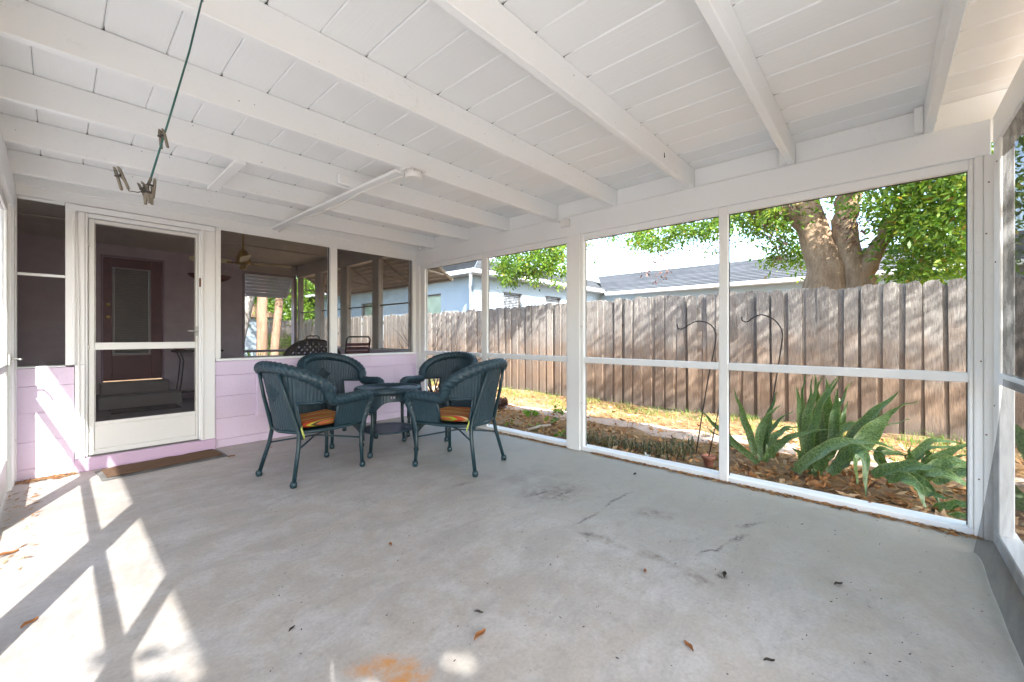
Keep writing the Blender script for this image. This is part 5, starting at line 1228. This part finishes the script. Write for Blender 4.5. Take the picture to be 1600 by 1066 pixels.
    for s in (-1, 1):
        m = MB(); m.tube([(s * .262, .285, .42), (s * .262, .285, .2), (s * .272, .290, .03)], [.018, .0165, .016], 10); fl_ = m.build("leg", TEAL, t)
        fm = MB(); fm.lathe([(.017, .050), (.024, .042), (.027, .025), (.024, .006), (.018, .0)], 12, (s * .272, .291)); fm.build("foot_cap", TEAL, fl_)
        m = MB(); m.tube([back_xy(0, .93)[:0] or (s * .15, -.405, .915), (s * .175, -.355, .70), (s * .195, -.295, .50), (s * .205, -.268, .40), (s * .222, -.285, .28), (s * .262, -.345, .03)], [.013, .015, .017, .0175, .017, .016], 10); rl_ = m.build("leg", TEAL, t)
        fm = MB(); fm.lathe([(.017, .050), (.024, .042), (.027, .025), (.024, .006), (.018, .0)], 12, (s * .264, -.348)); fm.build("foot_cap", TEAL, rl_)
        m = MB(); m.tube([(s * .262, .285, .27), (0, 0, .315), (-s * .222, -.285, .28)], .0075, 6); m.build("brace", TEAL, t)
        m = MB(); m.tube([(s * .20, -.24, .46), (s * .24, -.27, .45), (s * .255, -.26, .40), (s * .25, -.25, .36)], [.008, .007, .008, .003], 5); m.build("cushion_tie", TIE, t)
    m = MB()
    def C(u, v):
        a, b = (u - .5) * 2, (v - .5) * 2; e = max(abs(a), abs(b)); th = .030 * (1 - e ** 8) ** .5 if e < 1 else 0
        wv = .245 if b > -.3 else .245 - .05 * (-b - .3) / .7
        return a * wv, .02 + b * .255, th
    m.sheet(lambda u, v: Vector((C(u, v)[0], C(u, v)[1], .462 + C(u, v)[2] * .9 + .004 * math.sin(u * 11) * math.sin(v * 9))), 30, 30); m.sheet(lambda u, v: Vector((C(u, v)[0], C(u, v)[1], .462 - C(u, v)[2])), 30, 30)
    m.build("cushion", CUSHION, t)
    return t
ch0 = chair_proto()
for i, (x, y, dx, dy, lb) in enumerate(((1.545, 3.76, .985, .17, "wicker chair nearest the white screen door, seen from its side"), (2.545, 2.975, -.27, .965, "wicker chair closest to the camera, with its back turned right"), (2.20, 4.66, .10, -.99, "wicker chair facing the camera before the pink wall"), (3.16, 4.02, -.94, -.30, "wicker chair in the far corner by the garden screens, half hidden"))):
    o = ch0 if i == 0 else copy_tree(ch0); o.location = (x, y, 0); o.rotation_euler = (0, 0, math.atan2(dy, dx) - math.pi / 2); o['label'] = lb
tb = thing("wicker_table", "small round teal wicker table among the four chairs", "table", (2.35, 3.88, 0), R(27))
m = MB(); m.lathe([(.005 + i * .0042, .652 + (.0022 if i % 2 else 0)) for i in range(71)], 64, cap=False); tt = m.build("table_top", WICKER, tb)
m = MB(); m.tube([(.315 * math.cos(a), .315 * math.sin(a), .640) for a in [2 * math.pi * i / 220 for i in range(220)]], .026, 18, closed=True, rfun=lambda an, L: .9 + .24 * abs(math.sin(an * 2 + L * 62)) ** .7); m.build("rim", WICKER, tb)
def ap(u, v):
    a = 2 * math.pi * u; leg = abs(math.cos(2 * a)); drop = .085 + .11 * leg ** 5; r = .285 + .02 * v; rib = math.sin(a * 64); st_ = math.sin(v * 40 + (math.pi if rib > 0 else 0))
    r += .0035 * rib * (.5 + .5 * st_); return Vector((r * math.cos(a), r * math.sin(a), .625 - drop * v))
m = MB(); m.sheet(ap, 256, 18, True, lambda i, j: 5 < j < 11 and (i % 64) in (29, 30, 33, 34) or 5 < j < 11 and (i % 64) in (26, 37)); m.build("apron", WICKER, tb)
for k in range(4):
    a = k * math.pi / 2; c_, s_ = math.cos(a), math.sin(a); m = MB(); m.tube([(.285 * c_, .285 * s_, .60), (.285 * c_, .285 * s_, .30), (.325 * c_, .325 * s_, .03)], [.020, .017, .016], 10); lg = m.build("leg", TEAL, tb)
    fm = MB(); fm.lathe([(.017, .05), (.024, .042), (.027, .025), (.024, .006), (.018, 0)], 12, (.327 * c_, .327 * s_)); fm.build("foot_cap", TEAL, lg)
m = MB(); m.lathe([(0, .222), (.12, .222), (.235, .226), (.262, .232), (.268, .222), (.262, .212), (.12, .210), (0, .210)], 40, cap=False); m.build("shelf", WICKER, tb)
# ================================================================== door mat
dmt = thing("doormat", "worn brown coir doormat with grey rubber edge before the screen door", "doormat", (.68, 4.985, 0), R(4.2))
m = MB(); m.sheet(lambda u, v: Vector(((u - .5) * .90, (v - .5) * .385, .004 + .008 * math.sin(math.pi * v) ** .4 + .008 * max(0, v - .7) * math.sin(u * 9) ** 2 + .003 * math.sin(u * 23 + v * 6))), 60, 24); m.build("base", RUBBER, dmt)
m = MB(); m.sheet(lambda u, v: Vector(((u - .5) * .83, (v - .5) * .325 + .008, .017 + .008 * math.sin(math.pi * v) ** .4 + .012 * max(0, v - .6) * math.sin(u * 9) ** 2 + .0025 * math.sin(u * 31) * math.sin(v * 25))), 60, 24); m.build("pile", COIR, dmt)
# ================================================================== clothes line with pegs
P0 = Vector((.355, 1.84, rz(.35) - .002)); P1 = Vector((.215, 1.885, 1.735))
cl = thing("clothes_line", "green plastic clothes line hanging from a rafter with wooden pegs", "clothes line", tuple(P0))
m = MB(); m.tube([P0 + Vector((.01, .05, .02)), P0, P0.lerp(P1, .3) + Vector((.006, 0, 0)), P0.lerp(P1, .65) + Vector((.004, 0, 0)), P1], .0032, 8); m.build("cord", CORD, cl, cl.location)
W0 = atz(213, 292, 1.70); WE = atz(187, 275, 1.735)
m = MB(); m.tube([P1, P1 + Vector((-.006, 0, -.03)), P1 + Vector((-.03, 0, -.045)), (P1 + WE) / 2 + Vector((-.015, 0, -.045)), WE + Vector((.008, 0, -.01)), WE], .0018, 6); m.build("loose_wire", DARKMET, cl, cl.location)
def peg(label, p, rx, ry, rz_, sp=.16, L=.068):
    t = thing("clothes_peg", label, "clothes peg", tuple(p), 0, "wooden pegs on the green line"); t.rotation_euler = (rx, ry, rz_)
    for s in (-1, 1):
        m = MB(); m.poly([(-.003, -L * .60), (.003, -L * .60), (.004, -L * .1), (.0035, L * .30), (.001, L * .40), (-.003, L * .40)], 1, -.0042, .0042, .0008)
        o = m.build("leg", PEGW, t); o.location = (s * (.0065 + sp * .01), 0, 0); o.rotation_euler = (0, -s * sp * .55, 0)
    m = MB(); m.tube([(-.009, -.008, 0), (.009, -.008, 0)], .0035, 8); m.tube([(-.008, -.007, .002), (-.006, -.0075, .016), (.006, -.0075, .016), (.008, -.007, .002)], .0011, 5); m.build("spring", DARKMET, t)
cam_r = R(0)
fz = R(50)
peg("wooden peg clipped alone, highest on the green line", P0.lerp(P1, .765), R(2), R(-8), -fz, .17)
peg("wooden peg crossing the end of the green line", P1 + Vector((.004, .0, -.012)), R(6), R(14), -fz + .4, .24)
for i, (du, dv, ry, rr_) in enumerate(((-12, 12, -28, .3), (-7, 17, -8, -.2), (-1, 17, 4, .5))):
    peg(("wooden peg leaning furthest left in the hanging cluster", "wooden peg in the middle of the hanging cluster", "wooden peg hanging straightest in the cluster")[i], P1 + Vector((du * .0011, du * -.0012, -dv * .0022)), R(5 * (i - 1)), R(ry), -fz + rr_, .09)
peg("small wooden peg hanging apart at the end of the loose wire", WE, R(10), R(-14), -fz + .2, .12, .075)
# ================================================================== leaves and crumbs on the floor
fl_m = MB(); fl_m.sheet(lambda u, v: Vector((.072 * (u - .5), .018 * (v - .5) * math.sin(math.pi * min(.96, max(.05, u))) * 1.4, .004 + .004 * math.sin(u * 6) + .010 * (v - .5) ** 2 * 4)), 10, 4)
ORANGE = m_plain("dry orange leaf", (.36, .15, .05), .8, 0, 60, .3, .3); DARKL = m_plain("dark dry leaf", (.045, .032, .025), .9, 0, 60, .3, .3)
flo = fl_m.mesh("fallen_leaf", ORANGE); fld = flo.copy(); fld.materials.clear(); fld.materials.append(DARKL)
for u, v, me_, s, a, lb in ((750, 995, flo, 1.0, .15, "orange dry leaf on the concrete beside the bright sun spots"), (610, 852, flo, .7, 1.2, "small orange leaf on the concrete in front of the chairs"), (1008, 894, flo, .6, .4, "small tan leaf on the concrete below the dark smears"), (1076, 1012, flo, .8, .9, "faded tan leaf low on the concrete near the camera"),
    (46, 976, flo, .9, .8, "orange leaf inside the sun and shadow stripes at left"), (12, 868, flo, 1.2, .5, "long orange leaf at the left edge of the floor"), (362, 714, flo, .9, .3, "orange leaf lying beside the right end of the doormat"), (90, 749, flo, .8, .4, "orange leaf lying in the sun by the pink wall"), (424, 700, flo, .6, .9, "tiny orange leaf against the pink wall behind the left chair"),
    (1132, 900, fld, .9, .2, "dark curled leaf on the dirty patch of concrete"), (1310, 914, fld, .7, -.6, "dark seed pod on the concrete near the right corner"), (1202, 1034, fld, .6, -.8, "dark seed pod on the concrete low at the right"), (992, 742, fld, .9, .2, "dark leaf on the concrete inside the second screen bay"), (1098, 738, fld, 1.3, .1, "dark leaf heap against the sill of the third bay"), (1312, 796, fld, 1.0, .1, "dark leaf against the sill near the snake plants"), (456, 984, fld, .5, .6, "dark crumb on the concrete below the left chair"), (748, 958, fld, .55, -1.0, "thin dark twig bit on the concrete near the middle")):
    p = atz(u, v, 0); o = inst("fallen_leaf", me_, None, (p.x, p.y, .001), (0, 0, a), (s, s, s)); tag(o, lb, "leaf")
q = []; rd = random.Random(4)
for _ in range(1500):
    y = rd.uniform(-.45, 2.2) if rd.random() < .75 else rd.uniform(2.5, 3.7); x = 3.672 - abs(rd.gauss(0, .022)) - (.03 * rd.random() if rd.random() < .2 else 0); a = rd.gauss(1.57, .7); L = rd.uniform(.008, .03)
    d = Vector((math.cos(a), math.sin(a), rd.gauss(0, .2))) * L; s_ = Vector((-math.sin(a), math.cos(a), rd.gauss(0, .4))) * L * .25; p = Vector((x, y, rd.uniform(.002, .012))); q.append((p - d, p + s_, p + d, p - s_))
for _ in range(260):
    x = rd.uniform(-.22, .12); y = 5.25 - abs(rd.gauss(0, .05)); a = rd.random() * 6.3; L = rd.uniform(.01, .035); d = Vector((math.cos(a), math.sin(a), rd.gauss(0, .2))) * L; s_ = Vector((-math.sin(a), math.cos(a), .2)) * L * .25; p = Vector((x, y, .008)); q.append((p - d, p + s_, p + d, p - s_))
for _ in range(70):
    x = rd.uniform(-.24, -.08); y = rd.uniform(3.2, 5.0); a = rd.gauss(.6, .6); L = rd.uniform(.01, .03); d = Vector((math.cos(a), math.sin(a), .1)) * L; s_ = Vector((-math.sin(a), math.cos(a), .2)) * L * .2; p = Vector((x, y, .006)); q.append((p - d, p + s_, p + d, p - s_))
tag(soup("floor_debris", LITTER, q), kind='stuff'); q = []
for _ in range(330):
    p = atz(rd.uniform(420, 1560), rd.uniform(740, 1060), 0)
    if p.x > 3.6 or p.y < -.4: continue
    a = rd.random() * 6.3; L = rd.uniform(.0018, .006) * (2 if rd.random() < .10 else 1); d = Vector((math.cos(a), math.sin(a), .1)) * L; s_ = Vector((-math.sin(a), math.cos(a), .15)) * min(.003, L * .4); q.append((p - d + Vector((0, 0, .002)), p + s_ + Vector((0, 0, .003)), p + d + Vector((0, 0, .004)), p - s_ + Vector((0, 0, .002))))
tag(soup("floor_crumbs", DARKL, q), kind='stuff')
